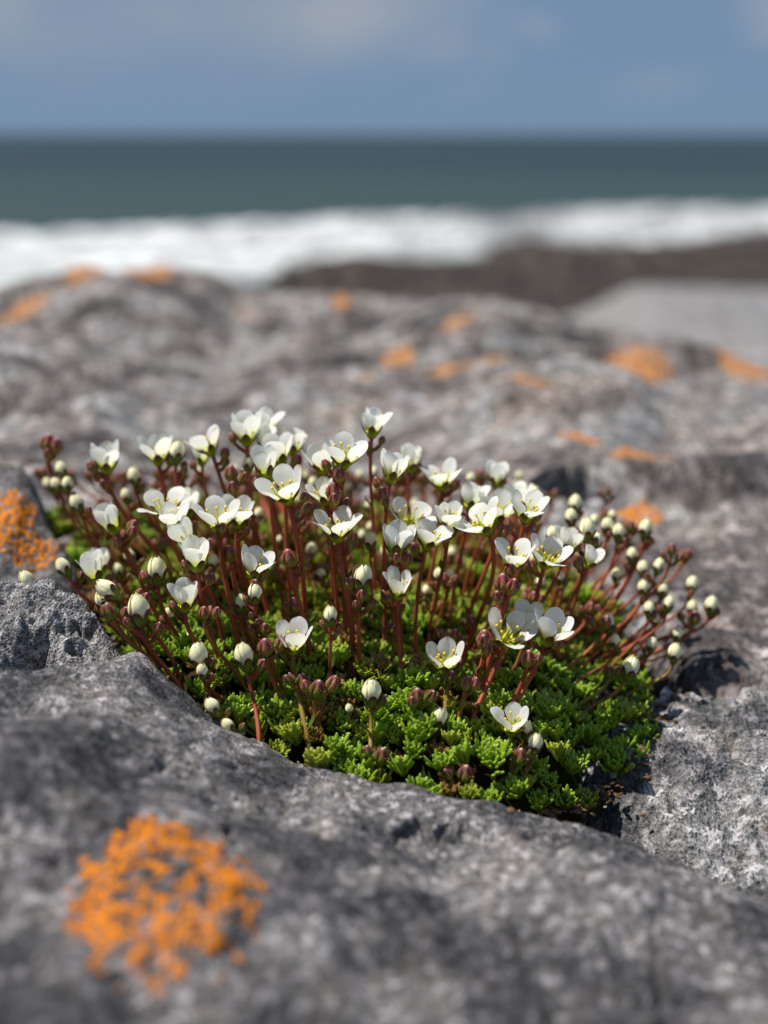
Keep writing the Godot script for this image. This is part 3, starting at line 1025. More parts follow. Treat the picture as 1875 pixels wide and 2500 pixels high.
# the breaking wave: a bank of foam with a raised, ragged crest
var wave_x := PackedFloat32Array([-13685.1, -9869.6, -5440, -418.9, 7404, 13065.5])
var wave_z := PackedFloat32Array([-29723.7, -31809.2, -33899.2, -38101.6, -42296, -43346.8])
var wash_x := PackedFloat32Array([-9674, -6845.1, -2972, 2454.3, 9954.6])
var wash_z := PackedFloat32Array([-20635.3, -21703.6, -23789.9, -29540.7, -32673.8])
func surf() -> void:
	var s := Shape.new()
	var p := PackedVector3Array()
	var c := PackedColorArray()
	var n := noise_of(FastNoiseLite.TYPE_SIMPLEX, 2, 0.00035, 5)
	var rows := 40
	var cols := 260
	for i in rows + 1:
		var t := float(i) / rows
		for j in cols + 1:
			var k := float(j) / cols
			var x := lerpf(-21000.0, 20000.0, k)
			var zb := between(wave_x, wave_z, x) + n.get_noise_1d(x) * 160.0
			var zf := between(wash_x, wash_z, x) + n.get_noise_1d(x * 0.8 + 9000.0) * 1200.0
			var z := lerpf(zb - 1800.0, zf, t)
			var thin := smoothstep(1900.0, 0.0, absf(x - 3900.0)) * 0.95
			var crest := 270.0 * exp(-pow((t - 0.13) / 0.085, 2.0)) * (1.0 - 0.6 * thin) * (0.9 + n.get_noise_1d(x * 1.5 + 3000.0) * 0.2)
			var end := smoothstep(0.0, 0.06, t) * smoothstep(1.0, 0.94, t) * smoothstep(0.0, 0.02, k) * smoothstep(1.0, 0.97, k)
			var y := -2640.0 + (60.0 + crest + (n.get_noise_2d(x * 3.0, z * 3.0) + 0.5) * 90.0 * (1.0 - thin)) * end
			p.append(Vector3(x, y, z) * MM)
			var w := clampf(lerpf(0.46, 0.33, smoothstep(-9000.0, 6000.0, x)) - 0.30 * thin + n.get_noise_2d(x * 0.9, z * 4.5 + 500.0) * 0.42 + n.get_noise_2d(x * 4.0, z * 4.0) * 0.2, 0.14, 0.8)
			c.append(Color(w * 0.97, w, w * 1.01))
	s.grid(rows, cols, p, c)
	tag(part("breaking_wave", s.mesh(), M.foam, self), "long white breaking wave rolling in across the grey sea", "wave")


func _ready() -> void:
	# camera
	var cam := Camera3D.new()
	cam.name = "camera"
	var lens := CameraAttributesPhysical.new()
	lens.frustum_focal_length = 28.27
	lens.frustum_focus_distance = 0.294
	lens.exposure_aperture = 4.2
	lens.frustum_near = 0.02
	lens.frustum_far = 4500.0
	cam.attributes = lens
	cam.near = 0.02
	cam.far = 4500.0
	cam.position = Vector3(0, 142, 0) * MM
	cam.rotation_degrees = Vector3(-17.39, 0, 0)
	add_child(cam)
	cam.current = true
	# sky, exposure
	var env := Environment.new()
	env.background_mode = Environment.BG_SKY
	var dome := PanoramaSkyMaterial.new()
	dome.panorama = sky_picture()
	env.sky = Sky.new()
	env.sky.sky_material = dome
	env.tonemap_mode = Environment.TONE_MAPPER_LINEAR
	env.tonemap_exposure = 1.34
	env.background_energy_multiplier = 0.93
	env.sdfgi_enabled = true
	env.ssao_enabled = true
	env.ssil_enabled = true
	var world := WorldEnvironment.new()
	world.name = "world"
	world.environment = env
	add_child(world)
	# sun, from the upper left behind the plant
	var sun := DirectionalLight3D.new()
	sun.name = "sun"
	sun.light_energy = 1.6
	sun.light_color = Color(1.0, 0.98, 0.945)
	sun.light_angular_distance = 0.5
	sun.shadow_enabled = true
	add_child(sun)
	sun.look_at_from_position(Vector3.ZERO, Vector3(0.52, -1.0, 0.10), Vector3.UP)

	# noise and materials
	dice.seed = 4
	broad = noise_of(FastNoiseLite.TYPE_SIMPLEX, 4, 0.011, 12)
	fine = noise_of(FastNoiseLite.TYPE_SIMPLEX, 4, 0.14, 31)
	cracks = noise_of(FastNoiseLite.TYPE_SIMPLEX, 2, 0.018, 50)
	cracks.fractal_type = FastNoiseLite.FRACTAL_RIDGED
	pits = noise_of(FastNoiseLite.TYPE_SIMPLEX, 2, 0.16, 61)
	var maps := rock_textures()
	M.rock = stone(maps, 0.112, 0.075)
	M.rock_rough = stone(maps, 0.095, 0.12)
	M.rock_right = stone(maps, 0.163, 0.11)
	M.rock_back = stone(maps, 0.30, 0.07)
	M.ground = stone(maps, 2.5, 1.0)
	M.reef = stone(maps, 3.1, 2.0)
	M.petal = soft(0.5, 0.35, Color(1.03, 1.03, 1.0))
	M.bud = soft(0.5, 0.35, Color(0.6, 0.6, 0.5))
	M.calyx = soft(0.5, 0.4)
	M.stamen = soft(0.55, 0.3, Color(0.3, 0.28, 0.1))
	M.stem = soft(0.5, 0.4, Color(0.5, 0.3, 0.2))
	M.leaf = soft(0.34, 0.5, Color(0.5, 0.6, 0.15))
	M.old = soft(0.9, 0.2)
	M.lichen = soft(0.9, 0.2)
	M.foam = soft(0.9, 0.2)
	var sea := StandardMaterial3D.new()
	sea.vertex_color_use_as_albedo = true
	sea.roughness = 0.6
	sea.metallic_specular = 0.18
	M.sea = sea

	# the ground down to the shore, the sea and the reef
	var grey := Color(0.95, 0.95, 0.97)
	var made_ground := rock("ground", -9000.0, 12000.0, 150, -16000.0, 1500.0, 250, ground_height, func(x, z, _y): return tone_of(x * 0.2, z * 0.2, Color(3.8, 3.7, 3.8), Color(4.8, 4.6, 4.7)), M.ground)
	tag(made_ground[1], "", "", "", "structure")
	water()
	surf()
	var reef := rock("shore_reef", -1500.0, 13000.0, 240, -15500.0, -7700.0, 130, reef_height, func(x, z, _y): return tone_of(x * 0.3, z * 0.3, Color(0.12, 0.10, 0.087), Color(0.36, 0.305, 0.262)), M.reef, 900.0)
	tag(reef[1], "dark brown rocky reef at the water's edge in front of the surf", "rock")

	# the limestone about the plant
	var front := rock("limestone_rock", -230.0, 230.0, 575, -300.0, -60.0, 320, front_height, func(x, z, _y): return tone_of(x * 1.2, z * 1.2, Color(0.29, 0.29, 0.31), Color(0.86, 0.83, 0.83)), M.rock)
	tag(front[1], "grey limestone rock across the foreground carrying a ring of orange lichen", "rock")
	var knob := rock("limestone_rock", -190.0, -50.0, 300, -310.0, -235.0, 170, knob_height, func(x, z, _y): return tone_of(x * 2.0, z * 2.0, Color(1.7, 1.7, 1.74), Color(4.4, 4.38, 4.38)), M.rock_rough)
	tag(knob[1], "rough pale rock knob at the left edge with a dark split", "rock")
	var left := rock("limestone_rock", -240.0, -86.0, 150, -410.0, -300.0, 110, left_height, func(x, z, _y): return tone_of(x, z, Color(0.35, 0.35, 0.37), Color(0.9, 0.88, 0.87)), M.rock)
	tag(left[1], "dark rock behind the left knob with orange lichen on its face", "rock")
	var right := rock("limestone_rock", 30.0, 260.0, 360, -309.0, -190.0, 190, right_height, func(x, z, _y): return tone_of(x, z, Color(0.42, 0.42, 0.44), Color(1.9, 1.80, 1.74)), M.rock_right)
	tag(right[1], "pale speckled limestone slab to the right of the green cushion", "rock")
	var back := rock("limestone_slab", -750.0, 650.0, 560, -1250.0, -296.0, 400, back_height, back_tone, M.rock_back, 250.0)
	tag(back[1], "broad weathered limestone slab behind the flowers with scattered orange lichen", "rock")

	# orange lichens
	lichen(front[0], -36.8, -172.4, 15.5, 19.0, 5, 1.00, 1.30, 0.36, "bright orange ring of lichen with bare grey gaps on the foreground rock", 0.00)
	lichen(left[0], -111.8, -346.3, 7.0, 7.0, 8, 0.20, 1.90, 0.45, "orange lichen on the upper face of the dark rock at the left edge", 0.00)
	lichen(left[0], -107.6, -337.0, 12.0, 7.0, 9, 0.00, 2.20, 0.45, "lower speckled orange lichen on the dark rock at the left edge", 0.00)
	lichen(back[0], -257.7, -857.2, 20.3, 31.0, 20, 0.10, 1.30, 1.10, "orange lichen on the slab's skyline at the far left edge", 0.62)
	lichen(back[0], -221.9, -909.4, 14.0, 24.8, 21, 0.10, 1.30, 1.10, "orange lichen on the slab's skyline, second from the left edge", 0.62)
	lichen(back[0], -184.9, -996.4, 12.5, 18.6, 22, 0.10, 1.30, 1.10, "orange lichen on the very peak of the slab's skyline", 0.62)
	lichen(back[0], -182.2, -885.0, 14.0, 21.7, 23, 0.10, 1.30, 1.10, "faint orange lichen just below the skyline peak of the slab", 0.62)
	lichen(back[0], -144.3, -900.1, 10.9, 24.8, 24, 0.10, 1.30, 1.10, "brownish orange lichen right of the skyline peak, towards the white surf", 0.62)
	lichen(back[0], -96.5, -885.8, 12.5, 21.7, 25, 0.10, 1.30, 1.10, "orange lichen below the left end of the dark reef", 0.62)
	lichen(back[0], -33.2, -920.8, 7.0, 18.6, 26, 0.10, 1.30, 1.10, "small round orange lichen on the slab just under the dark reef", 0.62)
	lichen(back[0], 51.5, -835.6, 9.4, 18.6, 27, 0.10, 1.30, 1.10, "orange lichen on the slab right of centre, highest above the wide patches", 0.62)
	lichen(back[0], 37.4, -771.6, 15.6, 19.8, 28, 0.10, 1.30, 1.10, "wide orange lichen streak on the middle of the slab", 0.62)
	lichen(back[0], 8.6, -724.9, 10.9, 16.1, 29, 0.10, 1.30, 1.10, "bright orange lichen patch above the tallest flowers on the slab", 0.62)
	lichen(back[0], 38.6, -683.2, 12.5, 12.4, 30, 0.10, 1.30, 1.10, "orange lichen below the wide streak on the slab", 0.62)
	lichen(back[0], 66.1, -679.8, 9.4, 13.6, 31, 0.10, 1.30, 1.10, "orange lichen at the right end of the slab's middle patches", 0.62)
	lichen(back[0], -10.4, -674.5, 5.5, 8.7, 32, 0.10, 1.30, 1.10, "tiny orange lichen spot left of the bright patch on the slab", 0.62)
	lichen(back[0], 156.0, -746.8, 23.4, 23.6, 33, 0.10, 1.30, 1.10, "long pale orange lichen on the slab near the pale pavement", 0.62)
	lichen(back[0], 227.7, -754.6, 15.6, 31.0, 34, 0.10, 1.30, 1.10, "brownish orange lichen at the slab's right skyline", 0.62)
	lichen(back[0], 66.2, -571.6, 5.5, 9.0, 35, 0.10, 1.30, 0.80, "left one of two small orange spots above the dark hole", 0.30)
	lichen(back[0], 75.2, -571.8, 4.7, 8.0, 36, 0.10, 1.30, 0.80, "right one of two small orange spots above the dark hole", 0.30)
	lichen(back[0], 109.4, -489.3, 13.3, 13.0, 37, 0.10, 1.30, 0.80, "large orange lichen on the ledge right of the dark hole", 0.30)
	lichen(back[0], 95.5, -430.1, 8.6, 10.0, 38, 0.10, 1.30, 0.80, "orange lichen lobe hanging below the ledge right of the dark hole", 0.30)
	lichen(back[0], 83.9, -505.8, 9.4, 5.0, 39, 0.10, 1.30, 0.80, "thin orange lichen along the upper rim of the dark hole", 0.30)

	# the saxifrage
	cushion()
	litter([front[0], knob[0], left[0], right[0], back[0]])
	stem("white_flower", Vector3(-24.0, 56.6, -284.9), Vector3(-20.0, 1.8, -287.8), -16, 10.08, 1.0502, 41.3, "rr", 2, 0, "widest open flower left of centre showing a tuft of yellow stamens", "open white saxifrage flowers on the cushion")
	stem("white_flower", Vector3(-10.0, 64.8, -288.2), Vector3(-7.3, 0.8, -291.7), 8, 5.88, 0.9968, 37.8, "lf", 2, 0, "tall open flower at the top centre with two upright back petals", "open white saxifrage flowers on the cushion")
	stem("white_flower", Vector3(-15.8, 59.3, -302.1), Vector3(-12.4, 2.3, -303.5), -8, 4.2, 0.9345, 34.4, "r", 1, 0, "flower half hidden behind the left of the tall top centre flower", "open white saxifrage flowers on the cushion")
	stem("white_flower", Vector3(-3.2, 66.0, -314.4), Vector3(-4.7, 2.4, -314.9), 6, 0.84, 0.8722, 17.2, "rf", 1, 0, "highest flower of the right half, closed cup against the grey slab", "open white saxifrage flowers on the cushion")
	stem("white_flower", Vector3(1.9, 58.8, -295.3), Vector3(-0.8, 0.5, -296.3), 14, -1.68, 0.89, 22.4, "lff", 2, 0, "upright cup with a red bud stack below, right of the tall top centre flower", "open white saxifrage flowers on the cushion")
	stem("white_flower", Vector3(7.2, 53.5, -324.1), Vector3(3.6, 2.5, -327.5), 4, 0, 0.8455, 20.6, "r", 0, 0, "blurred flower directly behind the upright cup right of centre", "open white saxifrage flowers on the cushion")
	stem("white_flower", Vector3(15.7, 50.3, -318.0), Vector3(12.2, 0.7, -316.2), -6, 1.68, 0.9345, 39.6, "r", 0, 0, "blurred flower spread wide like wings right of the upright cup", "open white saxifrage flowers on the cushion")
	stem("white_flower", Vector3(31.8, 48.0, -327.6), Vector3(23.5, 0.6, -330.0), 4, 0, 0.801, 12, "r", 0, 0, "square topped half open flower alone against the slab, above the white cluster", "open white saxifrage flowers on the cushion")
	stem("white_flower", Vector3(6.5, 45.3, -298.3), Vector3(5.8, -0.2, -295.7), 14, 16.8, 0.979, 51.6, "", 1, 0, "flower facing the viewer with a yellow green centre right of centre", "open white saxifrage flowers on the cushion")
	stem("white_flower", Vector3(16.5, 46.2, -293.6), Vector3(13.6, -1.1, -294.8), 2, 1.68, 0.8722, 22.4, "rf", 1, 0, "upright closed cup beside the flower that faces the viewer", "open white saxifrage flowers on the cushion")
	stem("white_flower", Vector3(2.9, 43.7, -282.4), Vector3(4.7, -0.9, -286.0), 8, 0.84, 0.9345, 23.2, "fr", 2, 0, "cup flower with a brown red bud at its front, in the middle right", "open white saxifrage flowers on the cushion")
	stem("white_flower", Vector3(10.9, 43.9, -286.7), Vector3(10.5, -1.3, -288.7), 14, 5.04, 0.89, 34.4, "l", 2, 0, "lopsided flower with a long right petal right of the middle", "open white saxifrage flowers on the cushion")
	stem("white_flower", Vector3(25.6, 47.2, -288.9), Vector3(18.7, -1.9, -292.1), -30, 5.88, 0.9968, 39.6, "r", 1, 0, "large flower leaning left with a wide shovel shaped left petal", "open white saxifrage flowers on the cushion")
	stem("white_flower", Vector3(23.1, 46.4, -311.4), Vector3(17.5, -0.4, -309.7), 8, 0, 0.8455, 17.2, "l", 0, 0, "narrow blurred flower behind the left leaning shovel petal flower", "open white saxifrage flowers on the cushion")
	stem("white_flower", Vector3(31.1, 44.3, -308.0), Vector3(23.3, -1.1, -307.9), 6, 4.2, 1.0235, 37.8, "f", 0, 0, "bright blurred double flower at the back of the right cluster", "open white saxifrage flowers on the cushion")
	stem("white_flower", Vector3(37.2, 44.1, -322.2), Vector3(30.4, -0.6, -323.6), -4, 1.68, 0.801, 25.8, "", 0, 0, "blurred flower behind the bright double flower", "open white saxifrage flowers on the cushion")
	stem("white_flower", Vector3(36.6, 48.0, -296.6), Vector3(29.5, -2.4, -300.1), 10, 5.88, 0.9612, 32.7, "rl", 1, 0, "flower at the upper right end of the white cluster, cup open to the front", "open white saxifrage flowers on the cushion")
	stem("white_flower", Vector3(31.9, 40.5, -280.7), Vector3(23.3, -3.0, -283.3), 4, 8.4, 0.9612, 36.1, "f", 2, 0, "sharp open flower on the right with a row of yellow stamens", "open white saxifrage flowers on the cushion")
	stem("white_flower", Vector3(40.9, 38.7, -287.5), Vector3(33.6, -3.7, -288.5), 14, 10.92, 0.9345, 44.7, "l", 1, 0, "open flower touching the sharp right flower, its yellow middle in view", "open white saxifrage flowers on the cushion")
	stem("white_flower", Vector3(48.3, 37.7, -301.3), Vector3(37.7, -3.1, -301.2), 14, 0.84, 0.801, 24.1, "r", 1, 0, "half open flower right of the touching pair, folded like a shell", "open white saxifrage flowers on the cushion")
	stem("white_flower", Vector3(53.1, 35.7, -294.2), Vector3(42.2, -4.0, -296.1), 24, 0, 0.6675, 22.4, "l", 1, 0, "small side turned flower at the right end of the flower group", "open white saxifrage flowers on the cushion")
	stem("white_flower", Vector3(3.5, 34.5, -276.5), Vector3(4.3, -1.7, -275.6), 6, 8.4, 0.8188, 27.5, "ll", 2, 0, "flower with heart like back petals and two red buds at its left", "open white saxifrage flowers on the cushion")
	stem("white_flower", Vector3(-32.2, 39.0, -278.9), Vector3(-27.0, 1.9, -278.8), 10, 2.52, 0.9078, 25.8, "rf", 2, 0, "flower shaped like a tulip cup left of the middle, thin left petal", "open white saxifrage flowers on the cushion")
	stem("white_flower", Vector3(-11.4, 47.8, -281.9), Vector3(-9.0, 0.1, -279.8), -6, 6.72, 0.9968, 36.1, "rr", 2, 0, "open flower in the exact middle of the plant with dark sepals", "open white saxifrage flowers on the cushion")
	stem("white_flower", Vector3(-15.1, 52.9, -294.6), Vector3(-10.9, 1.6, -296.6), -12, 1.68, 0.801, 27.5, "r", 1, 0, "flower mostly hidden behind a red bud under the tall top centre flower", "open white saxifrage flowers on the cushion")
	stem("white_flower", Vector3(-29.9, 59.9, -295.7), Vector3(-21.5, 2.9, -298.9), -8, 0, 0.89, 18.9, "ll", 1, 0, "half open cup just above the widest flower, dark red buds at its left", "open white saxifrage flowers on the cushion")
	stem("white_flower", Vector3(-27.7, 59.5, -310.5), Vector3(-22.6, 3.8, -309.2), -10, 2.52, 0.979, 31, "r", 1, 0, "pale flower above the half open cup, tallest but one on the left of centre", "open white saxifrage flowers on the cushion")
	stem("white_flower", Vector3(-25.3, 58.3, -325.6), Vector3(-22.0, 5.1, -326.2), 8, 0, 0.8455, 20.6, "", 0, 0, "pointed blurred flower behind the pale flower left of the top centre", "open white saxifrage flowers on the cushion")
	stem("white_flower", Vector3(-37.3, 63.2, -318.1), Vector3(-32.1, 5.4, -317.4), -2, 4.2, 1.0235, 25.8, "l", 1, 0, "many petalled flower that is the topmost of the left half", "open white saxifrage flowers on the cushion")
	stem("white_flower", Vector3(-33.5, 63.1, -328.1), Vector3(-25.4, 5.6, -328.1), 10, 0, 0.8455, 20.6, "", 0, 0, "blurred flower behind the topmost one of the left half", "open white saxifrage flowers on the cushion")
	stem("white_flower", Vector3(-32.8, 60.7, -320.9), Vector3(-24.4, 5.0, -322.8), 6, -1.68, 0.7565, 15.5, "", 0, 0, "small closed flower under the topmost pair of the left half", "open white saxifrage flowers on the cushion")
	stem("white_flower", Vector3(-47.2, 60.4, -316.8), Vector3(-36.8, 5.8, -316.6), -24, 0, 0.89, 41.3, "rr", 1, 0, "flower bent to the left showing its yellow green cup from the side", "open white saxifrage flowers on the cushion")
	stem("white_flower", Vector3(-50.7, 55.2, -324.5), Vector3(-40.1, 6.9, -325.3), 0, 0, 0.712, 13.8, "l", 0, 0, "cream half open bud under the left bending flower with the yellow cup", "open white saxifrage flowers on the cushion")
	stem("white_flower", Vector3(-76.0, 54.8, -319.4), Vector3(-59.1, 8.2, -316.8), 0, 0.84, 0.979, 22.4, "llf", 1, 0, "lone cup flower at the upper left with three pointed petals", "open white saxifrage flowers on the cushion")
	stem("white_flower", Vector3(-62.3, 56.5, -322.1), Vector3(-50.0, 7.6, -321.5), -4, 2.52, 0.979, 31, "r", 1, 0, "wide cup flower between the lone left cup and the left bending flower", "open white saxifrage flowers on the cushion")
	stem("flower_bud", Vector3(-56.3, 57.7, -316.0), Vector3(-47.3, 6.8, -315.1), 8, 0, 0.747, -1, "rr", 1, 0, "white bud touching the wide cup flower at the upper left", "saxifrage buds on the cushion")
	stem("white_flower", Vector3(-56.2, 48.1, -298.9), Vector3(-44.2, 5.0, -295.9), -4, 8.4, 0.9968, 48.2, "", 1, 0, "large flower with a low left petal pair in the left middle", "open white saxifrage flowers on the cushion")
	stem("white_flower", Vector3(-52.2, 47.3, -289.9), Vector3(-40.1, 4.2, -291.9), -14, 4.2, 0.89, 18.9, "rr", 2, 0, "half closed flower in front of the large left middle flower", "open white saxifrage flowers on the cushion")
	stem("white_flower", Vector3(-53.2, 44.7, -310.9), Vector3(-43.1, 6.0, -310.2), 6, 0, 0.8455, 17.2, "r", 0, 0, "blurred closed flower behind the right of the large left middle flower", "open white saxifrage flowers on the cushion")
	stem("white_flower", Vector3(-48.6, 45.6, -282.9), Vector3(-41.3, 3.7, -283.7), -28, 3.36, 0.8455, 24.1, "rr", 2, 0, "flower tipped to the left with pointed petals below the left middle pair", "open white saxifrage flowers on the cushion")
	stem("white_flower", Vector3(-45.6, 41.8, -276.6), Vector3(-38.2, 3.1, -279.8), -4, 2.52, 0.9345, 17.2, "llr", 2, 0, "half open flower with dark buds at its left, below the tipped one", "open white saxifrage flowers on the cushion")
	stem("white_flower", Vector3(-41.0, 49.4, -284.5), Vector3(-35.0, 3.0, -283.2), -2, 6.72, 1.0235, 36.1, "f", 2, 0, "open round flower in the left centre with a folded right petal", "open white saxifrage flowers on the cushion")
	stem("white_flower", Vector3(-37.9, 45.9, -297.7), Vector3(-32.2, 4.1, -300.0), 8, 0.84, 0.9345, 25.8, "rr", 1, 0, "pair behind the open round flower in the left centre", "open white saxifrage flowers on the cushion")
	stem("white_flower", Vector3(-44.0, 44.0, -315.8), Vector3(-35.7, 5.5, -313.7), 0, 0, 0.712, 17.2, "", 0, 0, "blurred bud like flower peeping above the open round left centre flower", "open white saxifrage flowers on the cushion")
	stem("white_flower", Vector3(-70.6, 43.9, -299.2), Vector3(-58.6, 6.8, -300.0), -26, 1.68, 0.9345, 15.5, "rrf", 1, 0, "half open flower tilted left above the small left buds, red buds at its right", "open white saxifrage flowers on the cushion")
	stem("white_flower", Vector3(-74.3, 33.2, -291.6), Vector3(-59.2, 6.0, -289.4), -14, 1.68, 0.89, 13.8, "rf", 1, 0, "double petalled half open flower at the left, above the rock knob", "open white saxifrage flowers on the cushion")
	stem("white_flower", Vector3(-76.8, 29.9, -306.2), Vector3(-59.9, 7.3, -304.1), 4, 0, 0.801, 13.8, "", 0, 0, "blurred half open flower behind the double petalled one at the left", "open white saxifrage flowers on the cushion")
	stem("white_flower", Vector3(-48.6, 32.1, -274.5), Vector3(-40.0, 3.0, -275.6), 4, 1.68, 0.8722, 13.8, "ll", 2, 0, "half open white cup at the left, one thin petal standing apart", "open white saxifrage flowers on the cushion")
	stem("white_flower", Vector3(-22.0, 23.7, -268.2), Vector3(-17.1, -1.1, -254.3), 4, 10.08, 0.9345, 32.7, "lll", 2, 0.7, "low open flower with bright yellow stamens in the front left green", "open white saxifrage flowers on the cushion")
	stem("white_flower", Vector3(15.0, 19.1, -267.7), Vector3(12.9, -3.9, -259.0), -4, 10.08, 0.89, 34.4, "rrf", 2, 0.75, "star shaped flower with five slender stamens in the front centre", "open white saxifrage flowers on the cushion")
	stem("white_flower", Vector3(29.9, 23.0, -274.6), Vector3(19.0, -4.2, -262.3), 12, 14.28, 1.0502, 43, "ll", 2, 0, "heart shaped flower with a deep yellow throat on the lower right", "open white saxifrage flowers on the cushion")
	stem("white_flower", Vector3(36.3, 22.6, -284.3), Vector3(28.4, -3.7, -282.1), 4, 4.2, 0.89, 31, "", 1, 0.4, "softer flower behind the two sharp ones on the lower right", "open white saxifrage flowers on the cushion")
	stem("white_flower", Vector3(40.3, 23.8, -273.1), Vector3(30.0, -5.1, -265.3), 20, 3.36, 0.9968, 31, "lr", 2, 0, "rightmost sharp flower, leaning right with red buds under it", "open white saxifrage flowers on the cushion")
	stem("white_flower", Vector3(30.3, 6.9, -258.6), Vector3(29.1, -6.1, -252.0), 2, 10.92, 0.8188, 32.7, "r", 2, 0.75, "lowest open flower at the front right, close to the green leaves", "open white saxifrage flowers on the cushion")
	stem("flower_bud", Vector3(-97.9, 53.8, -340.0), Vector3(-76.0, 12.0, -342.9), 10, 0, 1.215, -2, "rf", 0, 0, "dark red bud standing alone at the upper left corner of the plant", "saxifrage buds on the cushion")
	stem("flower_bud", Vector3(-92.0, 48.7, -332.9), Vector3(-75.2, 11.3, -335.3), -10, 0, 0.5976, -1, "r", 0, 0, "cream bud below the lone dark red bud at the far left", "saxifrage buds on the cushion")
	stem("flower_bud", Vector3(-92.5, 45.5, -328.7), Vector3(-75.3, 10.9, -329.3), -16, 0, 0.5478, -1, "", 0, 0, "left one of two touching cream buds at the far left", "saxifrage buds on the cushion")
	stem("flower_bud", Vector3(-89.3, 46.0, -326.8), Vector3(-71.0, 10.4, -329.0), 2, 0, 0.581, -1, "r", 0, 0, "right one of two touching cream buds at the far left", "saxifrage buds on the cushion")
	stem("flower_bud", Vector3(-83.0, 44.2, -313.8), Vector3(-68.9, 9.1, -314.9), -18, 2.52, 0.6474, -1, "r", 1, 0, "plump white bud left of the tilted half open flower", "saxifrage buds on the cushion")
	stem("flower_bud", Vector3(-70.6, 47.3, -329.4), Vector3(-57.1, 9.0, -329.5), -8, 0, 0.664, -1, "r", 0, 0, "cream bud between the lone left cup and the wide cup flower", "saxifrage buds on the cushion")
	stem("flower_bud", Vector3(-72.8, 42.5, -327.8), Vector3(-56.0, 8.7, -327.0), -12, 0, 0.5478, -1, "r", 0, 0, "small cream bud halfway down between the upper left cups", "saxifrage buds on the cushion")
	stem("flower_bud", Vector3(-66.3, 41.4, -330.6), Vector3(-52.9, 8.6, -330.3), 0, 0, 0.5478, -1, "", 0, 0, "small cream bud just left of the large left middle flower", "saxifrage buds on the cushion")
	stem("flower_bud", Vector3(-89.4, 32.9, -285.1), Vector3(-83.4, 8.6, -289.8), -18, 2.52, 0.6474, -1, "rr", 1, 0, "white bud peering over the rock knob at the left edge", "saxifrage buds on the cushion")
	stem("flower_bud", Vector3(-82.1, 33.1, -293.6), Vector3(-64.8, 7.2, -297.2), -24, 1.68, 0.6806, -1, "rr", 1, 0, "white bud with purple sepals between the knob bud and the double flower", "saxifrage buds on the cushion")
	stem("flower_bud", Vector3(-71.4, 28.3, -305.5), Vector3(-55.1, 6.8, -304.0), -10, 0, 0.5146, -1, "r", 0, 0, "small blurred bud right of the double petalled half open flower", "saxifrage buds on the cushion")
	stem("flower_bud", Vector3(-65.2, 34.3, -275.1), Vector3(-50.3, 3.9, -273.5), -52, 4.2, 0.83, -1, "rrr", 2, 0, "bud lying over to the left with green sepals and two upright red buds", "saxifrage buds on the cushion")
	stem("flower_bud", Vector3(-56.5, 35.9, -282.1), Vector3(-45.7, 4.2, -283.3), 0, 1.68, 0.8466, -1, "lr", 2, 0, "big round white bud in the left middle with a green calyx", "saxifrage buds on the cushion")
	stem("flower_bud", Vector3(-59.0, 29.8, -270.9), Vector3(-49.2, 3.5, -270.5), -4, 2.52, 0.9296, -1, "llrr", 2, 0, "biggest white bud, lower left, ringed by red buds", "saxifrage buds on the cushion")
	stem("flower_bud", Vector3(-69.7, 29.3, -279.9), Vector3(-57.9, 5.4, -283.4), -10, 2.52, 0.664, -1, "l", 1, 0, "small bud tucked under the bud that lies to the left", "saxifrage buds on the cushion")
	stem("flower_bud", Vector3(-65.6, 29.8, -271.6), Vector3(-54.0, 4.3, -274.5), -20, 3.36, 0.99, -3, "rl", 2, 0.3, "greenish purple bud at the left beside the biggest white bud", "saxifrage buds on the cushion")
	stem("flower_bud", Vector3(-44.1, 20.7, -264.8), Vector3(-36.1, 2.0, -268.4), -4, 2.52, 0.8134, -1, "r", 2, 0, "twin lobed white bud at the front left above a tiny bud", "saxifrage buds on the cushion")
	stem("flower_bud", Vector3(-43.0, 19.0, -261.9), Vector3(-36.9, 1.8, -264.8), -6, 6.72, 0.498, -1, "r", 2, 0, "tiny white bud in a dark calyx under the twin lobed bud", "saxifrage buds on the cushion")
	stem("flower_bud", Vector3(-38.9, 13.5, -253.8), Vector3(-37.2, 0.7, -251.0), -28, 1.68, 0.5976, -1, "r", 2, 0.8, "white bud lying against the front rock at the left", "saxifrage buds on the cushion")
	stem("flower_bud", Vector3(-35.2, 10.2, -251.7), Vector3(-32.9, 0.2, -250.4), -34, 6.72, 0.498, -1, "rl", 2, 0.8, "small greenish bud at the very edge of the front rock", "saxifrage buds on the cushion")
	stem("flower_bud", Vector3(-33.0, 20.5, -264.7), Vector3(-29.7, 0.0, -251.9), -10, 2.52, 0.83, -1, "rr", 2, 0, "large smooth white bud at the front with reddish bracts below", "saxifrage buds on the cushion")
	stem("flower_bud", Vector3(-31.6, 33.3, -274.8), Vector3(-27.3, 1.7, -276.2), 4, 1.68, 0.6225, -1, "llff", 2, 0, "slim pointed bud inside red sepals left of the middle", "saxifrage buds on the cushion")
	stem("flower_bud", Vector3(-36.0, 27.8, -282.4), Vector3(-31.2, 2.4, -280.3), 4, 0, 0.5976, -1, "l", 1, 0, "dull greenish white bud behind the slim pointed bud", "saxifrage buds on the cushion")
	stem("flower_bud", Vector3(-38.5, 39.3, -286.1), Vector3(-30.2, 3.0, -289.0), -6, 1.68, 0.99, -2, "r", 1, 0, "round red bud with a pale tip left of the tulip cup flower", "saxifrage buds on the cushion")
	stem("flower_bud", Vector3(-23.0, 40.2, -280.1), Vector3(-19.6, 1.3, -281.7), -10, 2.52, 1.035, -2, "rr", 2, 0, "pair of dark red buds on one stalk below the widest flower", "saxifrage buds on the cushion")
